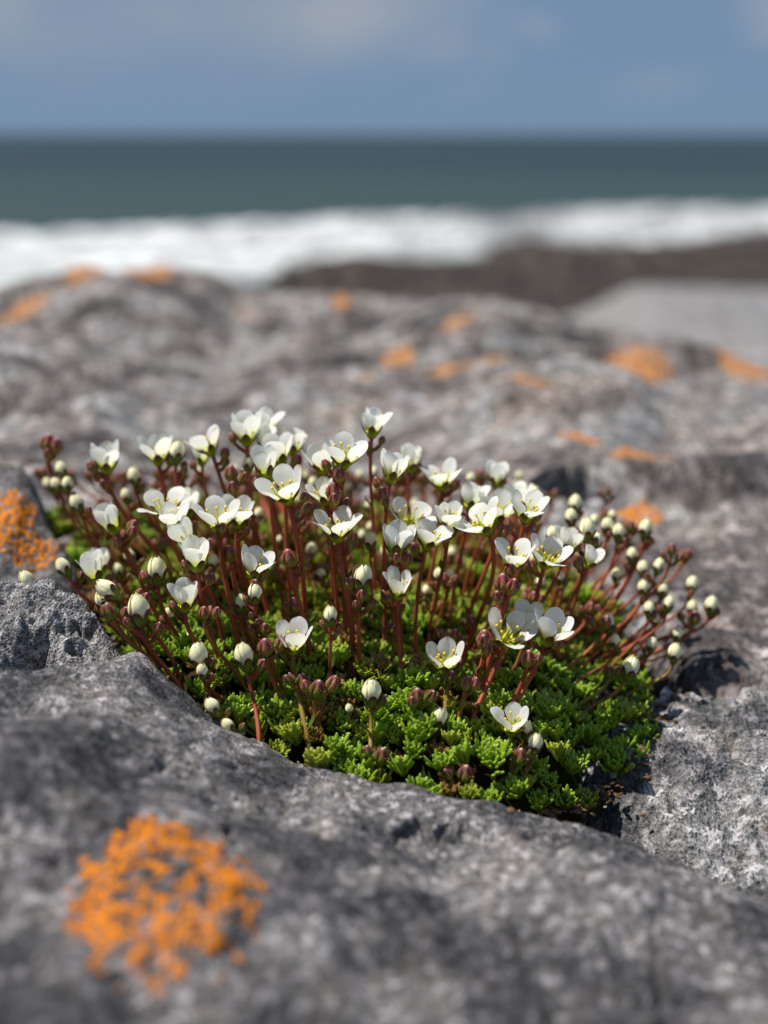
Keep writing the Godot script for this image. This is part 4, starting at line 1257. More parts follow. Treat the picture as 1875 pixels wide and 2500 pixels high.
	stem("flower_bud", Vector3(-37.1, 54.3, -319.0), Vector3(-30.4, 5.6, -322.1), 2, 0, 0.6225, -1, "l", 0, 0, "blurred white bud left of the half open cup near the top", "saxifrage buds on the cushion")
	stem("flower_bud", Vector3(-40.1, 54.5, -306.5), Vector3(-30.3, 4.1, -303.5), -4, 0, 0.99, -2, "rf", 1, 0, "brown red buds under the left bending flower", "saxifrage buds on the cushion")
	stem("flower_bud", Vector3(-39.4, 52.9, -310.0), Vector3(-31.7, 4.8, -310.6), 12, 0, 0.415, -1, "", 0, 0, "tiny white bud beside the brown red buds near the top", "saxifrage buds on the cushion")
	stem("flower_bud", Vector3(-12.3, 54.8, -288.0), Vector3(-11.9, 1.3, -291.3), -4, 5.04, 1.08, -2, "fr", 2, 0, "round red bud with a cream tip in front of the hidden flower", "saxifrage buds on the cushion")
	stem("flower_bud", Vector3(-3.6, 37.3, -303.2), Vector3(-3.7, 1.5, -305.3), 2, 0, 0.5976, -1, "f", 0, 0, "blurred cream bud between the exact middle flower and the brown red bud cup", "saxifrage buds on the cushion")
	stem("flower_bud", Vector3(-5.4, 37.0, -275.0), Vector3(-2.7, -0.7, -277.9), 8, 1.68, 0.7885, -1, "lffr", 2, 0, "half open white bud over a stack of red buds in the middle", "saxifrage buds on the cushion")
	stem("flower_bud", Vector3(-13.0, 29.3, -270.4), Vector3(-12.8, -0.5, -267.7), 0, 2.52, 0.5976, -1, "lrr", 2, 0, "slender cream bud with a purple calyx in the front middle", "saxifrage buds on the cushion")
	stem("flower_bud", Vector3(-3.0, 13.6, -259.5), Vector3(-2.1, -3.1, -249.3), 0, 4.2, 0.83, -1, "r", 2, 0.75, "plump white bud on a hairy green stem in the front middle", "saxifrage buds on the cushion")
	stem("flower_bud", Vector3(-0.9, 1.6, -251.4), Vector3(-2.1, -7.4, -249.2), 10, 5.88, 0.99, -3, "l", 2, 0.7, "curled purple green bud low beside the hairy green stem", "saxifrage buds on the cushion")
	stem("flower_bud", Vector3(-28.3, 22.0, -267.2), Vector3(-22.5, 0.7, -270.1), -4, 3.36, 1.035, -2, "r", 2, 0.3, "red green bud just left of the low open flower with yellow stamens", "saxifrage buds on the cushion")
	stem("flower_bud", Vector3(-19.7, 14.6, -264.7), Vector3(-15.5, -0.1, -268.5), 4, 2.52, 0.9, -3, "ll", 2, 0.6, "greenish closed buds on the right of the low open flower's stalk", "saxifrage buds on the cushion")
	stem("flower_bud", Vector3(-16.4, 13.7, -261.4), Vector3(-13.0, -1.2, -258.6), 14, 2.52, 1.08, -3, "lr", 2, 0.5, "dark purple green bud cluster low in the front left green", "saxifrage buds on the cushion")
	stem("flower_bud", Vector3(-8.3, 10.4, -260.0), Vector3(-4.8, -2.0, -259.1), 0, 4.2, 0.3486, -1, "", 1, 0.8, "very small white bud among the front leaves", "saxifrage buds on the cushion")
	stem("flower_bud", Vector3(12.8, 7.3, -259.5), Vector3(9.0, -3.3, -260.9), 8, 4.2, 0.7055, -1, "l", 2, 0.5, "ribbed white bud low in the front centre leaves", "saxifrage buds on the cushion")
	stem("flower_bud", Vector3(7.8, 11.5, -261.7), Vector3(4.6, -2.9, -260.3), 2, 1.68, 1.035, -3, "rf", 1, 0.9, "pale green bud with pink tips between the hairy stem and the ribbed bud", "saxifrage buds on the cushion")
	stem("flower_bud", Vector3(19.5, 14.7, -263.6), Vector3(15.8, -3.9, -262.2), 14, 2.52, 0.855, -2, "r", 2, 0.4, "small pinkish bud right of the star shaped flower", "saxifrage buds on the cushion")
	stem("flower_bud", Vector3(24.6, 22.2, -271.4), Vector3(18.8, -3.3, -273.8), -2, 1.68, 1.08, -2, "ff", 2, 0, "red bud with a cream tip left of the heart shaped flower", "saxifrage buds on the cushion")
	stem("flower_bud", Vector3(34.6, 18.7, -268.1), Vector3(29.3, -5.1, -265.2), 6, 1.68, 0.99, -2, "r", 1, 0, "dark red bud under the softer flower on the lower right", "saxifrage buds on the cushion")
	stem("flower_bud", Vector3(29.5, 33.9, -278.3), Vector3(25.3, -3.8, -276.7), -4, 3.36, 1.17, -2, "ff", 2, 0, "knobbly red bud under the sharp right flower with the stamen row", "saxifrage buds on the cushion")
	stem("flower_bud", Vector3(35.3, 3.1, -254.9), Vector3(32.6, -6.4, -252.6), 8, 2.52, 0.6474, -1, "", 1, 0.4, "white bud low at the right front above the dark hollow", "saxifrage buds on the cushion")
	stem("flower_bud", Vector3(33.9, 3.9, -261.3), Vector3(28.7, -5.4, -260.1), 6, 2.52, 0.5478, -1, "", 1, 0.5, "blurred bud just behind the lowest open flower", "saxifrage buds on the cushion")
	stem("flower_bud", Vector3(31.4, 0.3, -253.0), Vector3(23.7, -8.7, -253.4), 10, 2.52, 1.035, -3, "r", 1, 0.95, "green bud low at the front right below the lowest open flower", "saxifrage buds on the cushion")
	stem("flower_bud", Vector3(18.4, -1.6, -248.4), Vector3(17.2, -10.6, -245.2), 8, 5.88, 1.08, -3, "ll", 1, 0.95, "green and white bud at the front edge above the foreground rock", "saxifrage buds on the cushion")
	stem("flower_bud", Vector3(14.7, -2.0, -250.2), Vector3(11.0, -11.0, -254.0), -4, 4.2, 0.99, -3, "", 1, 0.95, "rounded green bud left of the green and white one at the front edge", "saxifrage buds on the cushion")
	stem("flower_bud", Vector3(42.2, 43.0, -326.0), Vector3(31.4, -0.4, -328.0), 2, 0, 0.664, -1, "r", 0, 0, "blurred cream bud above the upper right end flower", "saxifrage buds on the cushion")
	stem("flower_bud", Vector3(44.5, 38.8, -303.7), Vector3(34.4, -2.7, -302.8), 6, 0, 0.5976, -1, "f", 0, 0, "small cream bud over the yellow middled flower at the right", "saxifrage buds on the cushion")
	stem("flower_bud", Vector3(54.6, 38.9, -330.0), Vector3(45.9, -1.7, -330.9), 2, 0, 0.7055, -1, "r", 0, 0, "upper one of two stacked blurred buds at the right", "saxifrage buds on the cushion")
	stem("flower_bud", Vector3(52.2, 38.4, -319.3), Vector3(43.9, -2.6, -316.4), -6, 0, 0.6474, -1, "f", 0, 0, "lower one of two stacked blurred buds at the right", "saxifrage buds on the cushion")
	stem("flower_bud", Vector3(53.6, 40.2, -302.3), Vector3(45.2, -3.7, -303.7), 0, 1.68, 0.7885, -1, "rl", 1, 0, "large white bud right of the folded shell flower", "saxifrage buds on the cushion")
	stem("flower_bud", Vector3(56.3, 36.5, -305.0), Vector3(43.7, -3.3, -307.4), 10, 0, 0.5976, -1, "r", 0, 0, "medium white bud right below the large right white bud", "saxifrage buds on the cushion")
	stem("flower_bud", Vector3(63.0, 34.7, -323.4), Vector3(48.9, -2.3, -325.9), 0, 0, 0.6225, -1, "f", 0, 0, "blurred bud left of a close pair at the right, on a red stem", "saxifrage buds on the cushion")
	stem("flower_bud", Vector3(65.6, 33.7, -320.9), Vector3(53.1, -3.4, -318.6), 4, 0, 0.6225, -1, "rf", 0, 0, "blurred bud right of a close pair at the right, on a red stem", "saxifrage buds on the cushion")
	stem("flower_bud", Vector3(73.9, 33.2, -325.0), Vector3(60.8, -3.6, -325.7), 6, 0, 0.7055, -1, "rr", 0, 0, "tall blurred bud standing highest at the far right", "saxifrage buds on the cushion")
	stem("flower_bud", Vector3(70.8, 25.3, -325.6), Vector3(57.4, -3.4, -324.0), 4, 0, 0.581, -1, "lr", 0, 0, "pinkish blurred bud below the tall far right bud", "saxifrage buds on the cushion")
	stem("flower_bud", Vector3(72.7, 24.1, -317.9), Vector3(56.1, -3.8, -317.3), -4, 0, 0.5976, -1, "f", 0, 0, "left one of two level cream buds at the far right", "saxifrage buds on the cushion")
	stem("flower_bud", Vector3(77.0, 24.0, -319.9), Vector3(63.7, -4.5, -318.5), 14, 0, 0.5976, -1, "l", 0, 0, "right one of two level cream buds at the far right", "saxifrage buds on the cushion")
	stem("flower_bud", Vector3(66.3, 20.1, -323.9), Vector3(54.3, -3.0, -324.6), 2, 0, 0.5146, -1, "f", 0, 0, "faint pink bud behind the red stems at the right", "saxifrage buds on the cushion")
	stem("flower_bud", Vector3(72.1, 19.7, -314.4), Vector3(56.1, -4.1, -312.9), 2, 0, 0.5644, -1, "f", 0, 0, "cream bud under the two level buds at the far right", "saxifrage buds on the cushion")
	stem("flower_bud", Vector3(77.9, 18.4, -316.1), Vector3(61.5, -4.6, -314.5), 6, 0, 0.6142, -1, "", 0, 0, "cream bud right under the two level buds at the far right", "saxifrage buds on the cushion")
	stem("flower_bud", Vector3(80.1, 14.2, -316.8), Vector3(66.5, -4.8, -318.0), 6, 0, 0.5146, -1, "l", 0, 0, "dull cream bud touching the one above it at the far right", "saxifrage buds on the cushion")
	stem("flower_bud", Vector3(88.0, 17.2, -323.1), Vector3(69.9, -5.0, -320.5), 4, 0, 0.6474, -1, "f", 0, 0, "isolated bud against the rock, second from the right end", "saxifrage buds on the cushion")
	stem("flower_bud", Vector3(87.3, 12.3, -318.3), Vector3(71.0, -5.0, -321.2), 2, 0, 0.5478, -1, "", 0, 0, "pale brown bud under the isolated far right bud", "saxifrage buds on the cushion")
	stem("flower_bud", Vector3(92.0, 13.2, -316.7), Vector3(71.7, -5.2, -319.6), 6, 0, 0.6806, -1, "r", 0, 0, "rightmost bud of the whole plant, on a leaning red stem", "saxifrage buds on the cushion")
	stem("flower_bud", Vector3(60.3, 14.5, -301.3), Vector3(50.3, -4.5, -299.7), -2, 0, 0.6474, -1, "r", 0, 0, "white bud with a brown partner low on the right side", "saxifrage buds on the cushion")
	stem("flower_bud", Vector3(76.0, 10.5, -313.6), Vector3(59.1, -4.5, -311.8), 0, 0, 0.5146, -1, "f", 0, 0, "brownish cream bud below the far right buds", "saxifrage buds on the cushion")
	stem("flower_bud", Vector3(87.2, 9.6, -315.5), Vector3(72.0, -5.6, -314.9), 4, 0, 0.99, -2, "l", 0, 0.2, "orange brown bud under the pale brown far right bud", "saxifrage buds on the cushion")
	stem("flower_bud", Vector3(81.1, 8.3, -308.7), Vector3(64.1, -5.3, -308.9), 6, 0, 0.5478, -1, "", 0, 0.4, "yellowish cream bud low at the far right", "saxifrage buds on the cushion")
	stem("flower_bud", Vector3(72.5, 7.9, -302.3), Vector3(56.1, -4.7, -306.2), 10, 0, 0.5478, -1, "l", 0, 0.2, "cream bud with an orange stalk low at the right", "saxifrage buds on the cushion")
	stem("flower_bud", Vector3(77.5, 7.8, -296.2), Vector3(64.4, -6.3, -295.6), 4, 1.68, 0.6806, -1, "", 0, 0.6, "pointed cream bud with a bright green calyx low at the right", "saxifrage buds on the cushion")
	stem("flower_bud", Vector3(63.0, 8.0, -285.8), Vector3(50.5, -5.9, -283.3), 18, 1.68, 0.7885, -1, "", 1, 0.6, "broad white bud resting on the green leaves at the right edge", "saxifrage buds on the cushion")
	stem("flower_bud", Vector3(58.1, 7.5, -285.5), Vector3(46.2, -5.4, -283.4), 0, 2.52, 0.81, -3, "r", 0, 0.9, "small green bud with a pale tip left of the broad resting bud", "saxifrage buds on the cushion")
	stem("flower_bud", Vector3(54.8, 29.8, -372.6), Vector3(45.9, 1.6, -372.0), 8.99287, -2.02134, 0.705422, -2, "l", 0, 0, "blurred red brown bud deep among stems at the cushion's right rear", "unopened stems deep in the cushion")
	stem("flower_bud", Vector3(-20.6, 43.0, -338.3), Vector3(-15.1, 5.3, -338.1), -2.43026, 0.26733, 0.521677, -1, "lr", 0, 0.3, "small blurred cream bud deep among stems at the cushion's middle front", "unopened stems deep in the cushion")
	stem("flower_bud", Vector3(46.4, 29.6, -378.2), Vector3(39.0, 2.3, -372.0), -6.70829, 1.53158, 0.725531, -2, "fl", 0, 0, "blurred red brown bud deep among stems at the cushion's right rear", "unopened stems deep in the cushion")
	stem("flower_bud", Vector3(-75.7, 31.2, -388.1), Vector3(-59.6, 12.6, -372.0), 1.94995, -3.6677, 0.68861, -2, "rb", 0, 0, "blurred red brown bud deep among stems at the cushion's left rear", "unopened stems deep in the cushion")
	stem("flower_bud", Vector3(-3.4, 43.6, -348.0), Vector3(-4.5, 5.2, -351.2), 11.9713, -2.01942, 0.526159, -1, "l", 0, 0.3, "small blurred cream bud deep among stems at the cushion's middle front", "unopened stems deep in the cushion")
	stem("flower_bud", Vector3(-26.0, 32.5, -385.3), Vector3(-22.1, 8.7, -372.0), 4.82507, 3.33502, 0.475729, -1, "rf", 0, 0, "small blurred cream bud deep among stems at the cushion's middle rear", "unopened stems deep in the cushion")
	stem("flower_bud", Vector3(-15.9, 27.0, -323.3), Vector3(-13.5, 4.2, -325.9), 2.79503, -2.32082, 0.757138, -2, "rb", 0, 0.3, "blurred red brown bud deep among stems at the cushion's middle front", "unopened stems deep in the cushion")
	stem("flower_bud", Vector3(-48.7, 28.8, -325.6), Vector3(-40.9, 6.8, -323.1), -19.3426, -1.41542, 0.742307, -2, "rb", 0, 0, "blurred red brown bud deep among stems at the cushion's left front", "unopened stems deep in the cushion")
	stem("flower_bud", Vector3(-69.1, 30.2, -311.4), Vector3(-57.0, 7.3, -308.9), -17.2035, 2.14852, 0.558562, -1, "rf", 0, 0.3, "small blurred cream bud deep among stems at the cushion's left front", "unopened stems deep in the cushion")
	stem("flower_bud", Vector3(0.5, 25.6, -327.6), Vector3(-1.7, 2.9, -325.6), -2.03613, -3.59172, 0.573325, -1, "lr", 0, 0.15, "small blurred cream bud deep among stems at the cushion's middle front", "unopened stems deep in the cushion")
	stem("flower_bud", Vector3(-18.5, 40.2, -360.8), Vector3(-16.0, 7.4, -363.5), -12.6028, 0.226086, 0.672919, -2, "lr", 0, 0, "blurred red brown bud deep among stems at the cushion's middle rear", "unopened stems deep in the cushion")
	stem("flower_bud", Vector3(76.2, 27.2, -334.2), Vector3(58.5, -2.8, -333.0), 13.9656, -1.92761, 0.774662, -2, "rf", 0, 0, "blurred red brown bud deep among stems at the cushion's right front", "unopened stems deep in the cushion")
	stem("flower_bud", Vector3(1.7, 35.0, -374.6), Vector3(2.3, 6.1, -371.7), 9.13077, -0.569708, 0.7191, -2, "fl", 0, 0.15, "blurred red brown bud deep among stems at the cushion's middle rear", "unopened stems deep in the cushion")
	stem("flower_bud", Vector3(-43.2, 38.9, -315.4), Vector3(-34.9, 5.8, -319.0), -9.45785, -3.74314, 0.653367, -2, "lr", 0, 0.15, "blurred red brown bud deep among stems at the cushion's middle front", "unopened stems deep in the cushion")
	stem("flower_bud", Vector3(25.5, 34.9, -357.0), Vector3(17.9, 3.4, -358.4), 8.45852, -3.82001, 0.663363, -2, "rf", 0, 0.3, "blurred red brown bud deep among stems at the cushion's middle rear", "unopened stems deep in the cushion")
	stem("flower_bud", Vector3(-49.7, 31.6, -301.4), Vector3(-40.9, 5.0, -300.8), -13.8644, -2.66315, 0.498249, -1, "lr", 0, 0.3, "small blurred cream bud deep among stems at the cushion's left front", "unopened stems deep in the cushion")
	stem("flower_bud", Vector3(-61.7, 30.7, -320.6), Vector3(-49.0, 7.4, -320.9), -4.97653, -0.890579, 0.683936, -2, "l", 0, 0, "blurred red brown bud deep among stems at the cushion's left front", "unopened stems deep in the cushion")
	stem("flower_bud", Vector3(42.6, 33.4, -331.5), Vector3(31.8, -0.3, -329.7), 0.248148, 4.07172, 0.656903, -2, "rb", 0, 0, "blurred red brown bud deep among stems at the cushion's right front", "unopened stems deep in the cushion")
	stem("flower_bud", Vector3(71.5, 31.4, -334.3), Vector3(55.1, -2.0, -338.0), 9.24585, 0.0367168, 0.780289, -2, "lr", 0, 0, "blurred red brown bud deep among stems at the cushion's right front", "unopened stems deep in the cushion")
	stem("flower_bud", Vector3(16.6, 26.9, -303.7), Vector3(13.1, -0.1, -307.2), -11.4814, 0.264128, 0.674021, -2, "rf", 0, 0, "blurred red brown bud deep among stems at the cushion's middle front", "unopened stems deep in the cushion")
	stem("flower_bud", Vector3(78.2, 16.9, -309.4), Vector3(61.2, -5.0, -308.8), 8.65016, 2.59744, 0.561844, -1, "l", 0, 0, "small blurred cream bud deep among stems at the cushion's right front", "unopened stems deep in the cushion")
	stem("flower_bud", Vector3(-17.2, 25.9, -314.2), Vector3(-14.6, 3.3, -313.7), -14.7607, 1.11546, 0.665692, -2, "rb", 0, 0, "blurred red brown bud deep among stems at the cushion's middle front", "unopened stems deep in the cushion")
	stem("flower_bud", Vector3(28.3, 25.0, -334.9), Vector3(23.7, 1.1, -336.9), 16.6289, -3.36404, 0.669185, -2, "fl", 0, 0.15, "blurred red brown bud deep among stems at the cushion's middle front", "unopened stems deep in the cushion")
	stem("flower_bud", Vector3(-18.3, 42.0, -321.4), Vector3(-12.1, 3.8, -322.7), -13.7878, -0.227261, 0.682126, -2, "lr", 0, 0.3, "blurred red brown bud deep among stems at the cushion's middle front", "unopened stems deep in the cushion")
	stem("flower_bud", Vector3(72.3, 16.7, -306.4), Vector3(59.7, -5.1, -305.5), 2.00289, -1.17975, 0.531619, -1, "rb", 0, 0.15, "small blurred cream bud deep among stems at the cushion's right front", "unopened stems deep in the cushion")
	stem("flower_bud", Vector3(-70.0, 36.8, -309.4), Vector3(-56.7, 7.5, -311.2), -8.62706, -0.413613, 0.684351, -2, "l", 0, 0.3, "blurred red brown bud deep among stems at the cushion's left front", "unopened stems deep in the cushion")
	stem("flower_bud", Vector3(43.0, 21.3, -314.8), Vector3(36.9, -2.0, -314.7), 16.3991, -1.7654, 0.502842, -1, "fl", 0, 0.3, "small blurred cream bud deep among stems at the cushion's right front", "unopened stems deep in the cushion")
	stem("flower_bud", Vector3(-43.0, 36.1, -352.6), Vector3(-34.8, 8.6, -354.4), 4.2057, -1.80077, 0.798406, -2, "l", 0, 0.15, "blurred red brown bud deep among stems at the cushion's middle rear", "unopened stems deep in the cushion")
	stem("flower_bud", Vector3(42.2, 26.5, -319.8), Vector3(31.5, -1.1, -318.6), 2.26794, 3.1561, 0.525492, -1, "l", 0, 0, "small blurred cream bud deep among stems at the cushion's right front", "unopened stems deep in the cushion")
	stem("flower_bud", Vector3(-23.0, 36.6, -322.8), Vector3(-19.4, 4.4, -321.6), 9.1952, -3.13058, 0.714993, -2, "rf", 0, 0.15, "blurred red brown bud deep among stems at the cushion's middle front", "unopened stems deep in the cushion")
	stem("flower_bud", Vector3(20.2, 37.0, -364.3), Vector3(15.9, 4.2, -366.0), -7.05474, -2.45387, 0.793073, -2, "fl", 0, 0, "blurred red brown bud deep among stems at the cushion's middle rear", "unopened stems deep in the cushion")
	stem("flower_bud", Vector3(40.6, 33.3, -352.7), Vector3(34.4, 1.2, -351.4), 6.43993, -1.51798, 0.696295, -2, "rb", 0, 0, "blurred red brown bud deep among stems at the cushion's right rear", "unopened stems deep in the cushion")
	stem("flower_bud", Vector3(-30.3, 39.6, -353.9), Vector3(-26.3, 7.5, -351.6), -15.8975, -1.86886, 0.804183, -2, "l", 0, 0, "blurred red brown bud deep among stems at the cushion's middle rear", "unopened stems deep in the cushion")
	stem("flower_bud", Vector3(-36.5, 35.6, -332.6), Vector3(-31.7, 6.7, -333.8), 8.72227, -3.13113, 0.509437, -1, "fl", 0, 0.3, "small blurred cream bud deep among stems at the cushion's middle front", "unopened stems deep in the cushion")
	stem("flower_bud", Vector3(79.7, 30.6, -316.0), Vector3(61.7, -4.6, -314.6), -1.38431, -2.90322, 0.724026, -2, "lr", 0, 0.3, "blurred red brown bud deep among stems at the cushion's right front", "unopened stems deep in the cushion")
	stem("flower_bud", Vector3(5.6, 32.7, -388.5), Vector3(3.5, 6.0, -372.0), 1.4675, -0.525584, 0.551599, -1, "lr", 0, 0, "small blurred cream bud deep among stems at the cushion's middle rear", "unopened stems deep in the cushion")
	stem("flower_bud", Vector3(-78.3, 38.2, -368.0), Vector3(-62.5, 12.6, -368.2), 4.50117, -1.85973, 0.686944, -2, "l", 0, 0.3, "blurred red brown bud deep among stems at the cushion's left rear", "unopened stems deep in the cushion")
	stem("flower_bud", Vector3(21.8, 32.1, -386.9), Vector3(17.4, 4.6, -372.0), -9.11503, -2.28614, 0.509328, -1, "rf", 0, 0, "small blurred cream bud deep among stems at the cushion's middle rear", "unopened stems deep in the cushion")
	stem("flower_bud", Vector3(30.7, 32.3, -358.7), Vector3(25.9, 2.8, -361.3), 13.3524, -3.63357, 0.719225, -2, "l", 0, 0.15, "blurred red brown bud deep among stems at the cushion's right rear", "unopened stems deep in the cushion")
	stem("flower_bud", Vector3(-21.1, 36.7, -367.6), Vector3(-14.7, 7.8, -371.2), 0.554672, 3.3304, 0.516889, -1, "lr", 0, 0, "small blurred cream bud deep among stems at the cushion's middle rear", "unopened stems deep in the cushion")
	stem("flower_bud", Vector3(-29.3, 30.0, -326.7), Vector3(-25.0, 5.4, -326.1), -8.7205, -3.24907, 0.46638, -1, "l", 0, 0.15, "small blurred cream bud deep among stems at the cushion's middle front", "unopened stems deep in the cushion")
	stem("flower_bud", Vector3(-5.0, 33.2, -349.0), Vector3(-6.1, 5.3, -350.0), 12.9778, -0.483545, 0.470065, -1, "lr", 0, 0.15, "small blurred cream bud deep among stems at the cushion's middle front", "unopened stems deep in the cushion")
	stem("flower_bud", Vector3(67.5, 32.8, -340.4), Vector3(53.4, -1.9, -337.9), 2.74496, 2.55306, 0.467426, -1, "fl", 0, 0, "small blurred cream bud deep among stems at the cushion's right front", "unopened stems deep in the cushion")
	stem("flower_bud", Vector3(-77.9, 40.7, -358.5), Vector3(-64.5, 11.8, -356.0), -0.61234, 2.24001, 0.637317, -2, "lr", 0, 0.3, "blurred red brown bud deep among stems at the cushion's left rear", "unopened stems deep in the cushion")
	stem("flower_bud", Vector3(-62.8, 44.6, -323.2), Vector3(-51.2, 7.8, -322.2), 5.28372, 0.982619, 0.677191, -2, "rf", 0, 0.15, "blurred red brown bud deep among stems at the cushion's left front", "unopened stems deep in the cushion")
	stem("flower_bud", Vector3(5.7, 38.5, -317.9), Vector3(6.6, 1.3, -316.2), -10.3157, 1.8108, 0.514485, -1, "fl", 0, 0.15, "small blurred cream bud deep among stems at the cushion's middle front", "unopened stems deep in the cushion")
	stem("flower_bud", Vector3(-84.9, 35.0, -346.3), Vector3(-68.6, 11.4, -344.8), -4.81411, -2.92895, 0.672506, -2, "rf", 0, 0.3, "blurred red brown bud deep among stems at the cushion's left front", "unopened stems deep in the cushion")
	stem("flower_bud", Vector3(-100.2, 36.5, -373.8), Vector3(-77.7, 14.5, -372.0), -25.071, 0.441795, 0.688637, -2, "fl", 0, 0, "blurred red brown bud deep among stems at the cushion's left rear", "unopened stems deep in the cushion")
	stem("flower_bud", Vector3(-96.3, 33.3, -383.1), Vector3(-75.7, 14.2, -372.0), -19.0029, -0.698539, 0.741655, -2, "l", 0, 0, "blurred red brown bud deep among stems at the cushion's left rear", "unopened stems deep in the cushion")
	stem("flower_bud", Vector3(-58.6, 37.3, -367.4), Vector3(-47.8, 11.1, -368.6), -15.8317, -2.22177, 0.680644, -2, "rb", 0, 0, "blurred red brown bud deep among stems at the cushion's left rear", "unopened stems deep in the cushion")
	stem("flower_bud", Vector3(-64.2, 41.3, -354.6), Vector3(-49.4, 10.3, -356.9), -8.40565, 2.68046, 0.7813, -2, "rf", 0, 0, "blurred red brown bud deep among stems at the cushion's left rear", "unopened stems deep in the cushion")
	stem("flower_bud", Vector3(-106.4, 39.1, -365.0), Vector3(-84.4, 14.5, -364.0), -12.4138, -2.70682, 0.738548, -2, "lr", 0, 0, "blurred red brown bud deep among stems at the cushion's left rear", "unopened stems deep in the cushion")
	stem("flower_bud", Vector3(-45.3, 31.0, -393.1), Vector3(-36.7, 10.2, -372.0), -18.3711, 1.95072, 0.570287, -1, "lr", 0, 0.15, "small blurred cream bud deep among stems at the cushion's middle rear", "unopened stems deep in the cushion")
	stem("flower_bud", Vector3(13.5, 30.4, -391.1), Vector3(11.6, 5.2, -372.0), -0.948406, 2.48509, 0.749525, -2, "l", 0, 0, "blurred red brown bud deep among stems at the cushion's middle rear", "unopened stems deep in the cushion")
	stem("flower_bud", Vector3(-59.4, 43.5, -345.6), Vector3(-46.8, 9.3, -346.9), -0.253914, 3.22304, 0.704534, -2, "lr", 0, 0.15, "blurred red brown bud deep among stems at the cushion's left front", "unopened stems deep in the cushion")
	stem("flower_bud", Vector3(-33.2, 37.3, -347.9), Vector3(-29.0, 7.5, -348.0), -15.4541, 0.653484, 0.695651, -2, "l", 0, 0, "blurred red brown bud deep among stems at the cushion's middle front", "unopened stems deep in the cushion")
	stem("flower_bud", Vector3(18.4, 27.3, -349.5), Vector3(16.8, 3.1, -352.7), 2.32711, -2.97455, 0.680993, -2, "rb", 0, 0, "blurred red brown bud deep among stems at the cushion's middle front", "unopened stems deep in the cushion")
	stem("flower_bud", Vector3(-15.3, 41.8, -354.8), Vector3(-14.3, 6.4, -353.8), 10.5725, 3.99459, 0.716893, -2, "lr", 0, 0.3, "blurred red brown bud deep among stems at the cushion's middle rear", "unopened stems deep in the cushion")
	stem("flower_bud", Vector3(29.6, 35.9, -350.4), Vector3(21.4, 2.2, -347.9), 6.76446, -2.55265, 0.515383, -1, "rb", 0, 0, "small blurred cream bud deep among stems at the cushion's middle rear", "unopened stems deep in the cushion")
	stem("flower_bud", Vector3(-79.8, 35.2, -377.0), Vector3(-65.7, 13.2, -372.0), -18.1815, 3.22445, 0.561389, -1, "lr", 0, 0.15, "small blurred cream bud deep among stems at the cushion's left rear", "unopened stems deep in the cushion")
	stem("flower_bud", Vector3(-1.6, 34.6, -363.6), Vector3(-3.7, 6.1, -363.3), -2.27355, 1.33428, 0.710422, -2, "fl", 0, 0, "blurred red brown bud deep among stems at the cushion's middle rear", "unopened stems deep in the cushion")
	stem("flower_bud", Vector3(-12.0, 34.3, -383.2), Vector3(-9.9, 7.4, -372.0), -10.4113, -0.224962, 0.649274, -2, "l", 0, 0.15, "blurred red brown bud deep among stems at the cushion's middle rear", "unopened stems deep in the cushion")
	stem("flower_bud", Vector3(-22.7, 33.0, -369.5), Vector3(-17.4, 7.9, -368.0), 3.81414, 2.33214, 0.722067, -2, "lr", 0, 0.3, "blurred red brown bud deep among stems at the cushion's middle rear", "unopened stems deep in the cushion")
	stem("flower_bud", Vector3(9.9, 29.6, -360.4), Vector3(9.6, 4.4, -360.1), -4.74972, 2.61236, 0.555474, -1, "l", 0, 0, "small blurred cream bud deep among stems at the cushion's middle rear", "unopened stems deep in the cushion")
	stem("flower_bud", Vector3(-60.4, 33.5, -378.8), Vector3(-47.7, 11.3, -372.0), -14.1267, 3.90035, 0.716419, -2, "rb", 0, 0.15, "blurred red brown bud deep among stems at the cushion's left rear", "unopened stems deep in the cushion")
	stem("flower_bud", Vector3(-37.1, 32.6, -385.1), Vector3(-28.4, 9.3, -372.0), -9.27548, -1.03454, 0.772582, -2, "rf", 0, 0, "blurred red brown bud deep among stems at the cushion's middle rear", "unopened stems deep in the cushion")
	stem("flower_bud", Vector3(62.8, 29.0, -346.7), Vector3(49.1, -1.0, -343.8), 18.6262, -2.08293, 0.523195, -1, "fl", 0, 0.15, "small blurred cream bud deep among stems at the cushion's right front", "unopened stems deep in the cushion")
	stem("flower_bud", Vector3(4.2, 35.8, -377.0), Vector3(4.0, 5.9, -372.0), 7.32073, -3.79435, 0.777568, -2, "rf", 0, 0.15, "blurred red brown bud deep among stems at the cushion's middle rear", "unopened stems deep in the cushion")
	stem("flower_bud", Vector3(3.3, 33.8, -361.8), Vector3(4.6, 5.3, -364.9), -9.42348, 0.974837, 0.707802, -2, "rb", 0, 0.15, "blurred red brown bud deep among stems at the cushion's middle rear", "unopened stems deep in the cushion")
	stem("flower_bud", Vector3(-70.9, 35.7, -362.3), Vector3(-56.3, 11.7, -364.9), -19.5348, -1.19993, 0.670367, -2, "rb", 0, 0.15, "blurred red brown bud deep among stems at the cushion's left rear", "unopened stems deep in the cushion")
	stem("flower_bud", Vector3(16.8, 31.4, -371.3), Vector3(15.0, 4.5, -368.5), -7.80648, -3.39524, 0.744878, -2, "rf", 0, 0.3, "blurred red brown bud deep among stems at the cushion's middle rear", "unopened stems deep in the cushion")
	stem("flower_bud", Vector3(70.4, 33.1, -365.3), Vector3(55.8, 0.2, -367.6), 8.24729, -2.81317, 0.630072, -2, "lr", 0, 0, "blurred red brown bud deep among stems at the cushion's right rear", "unopened stems deep in the cushion")
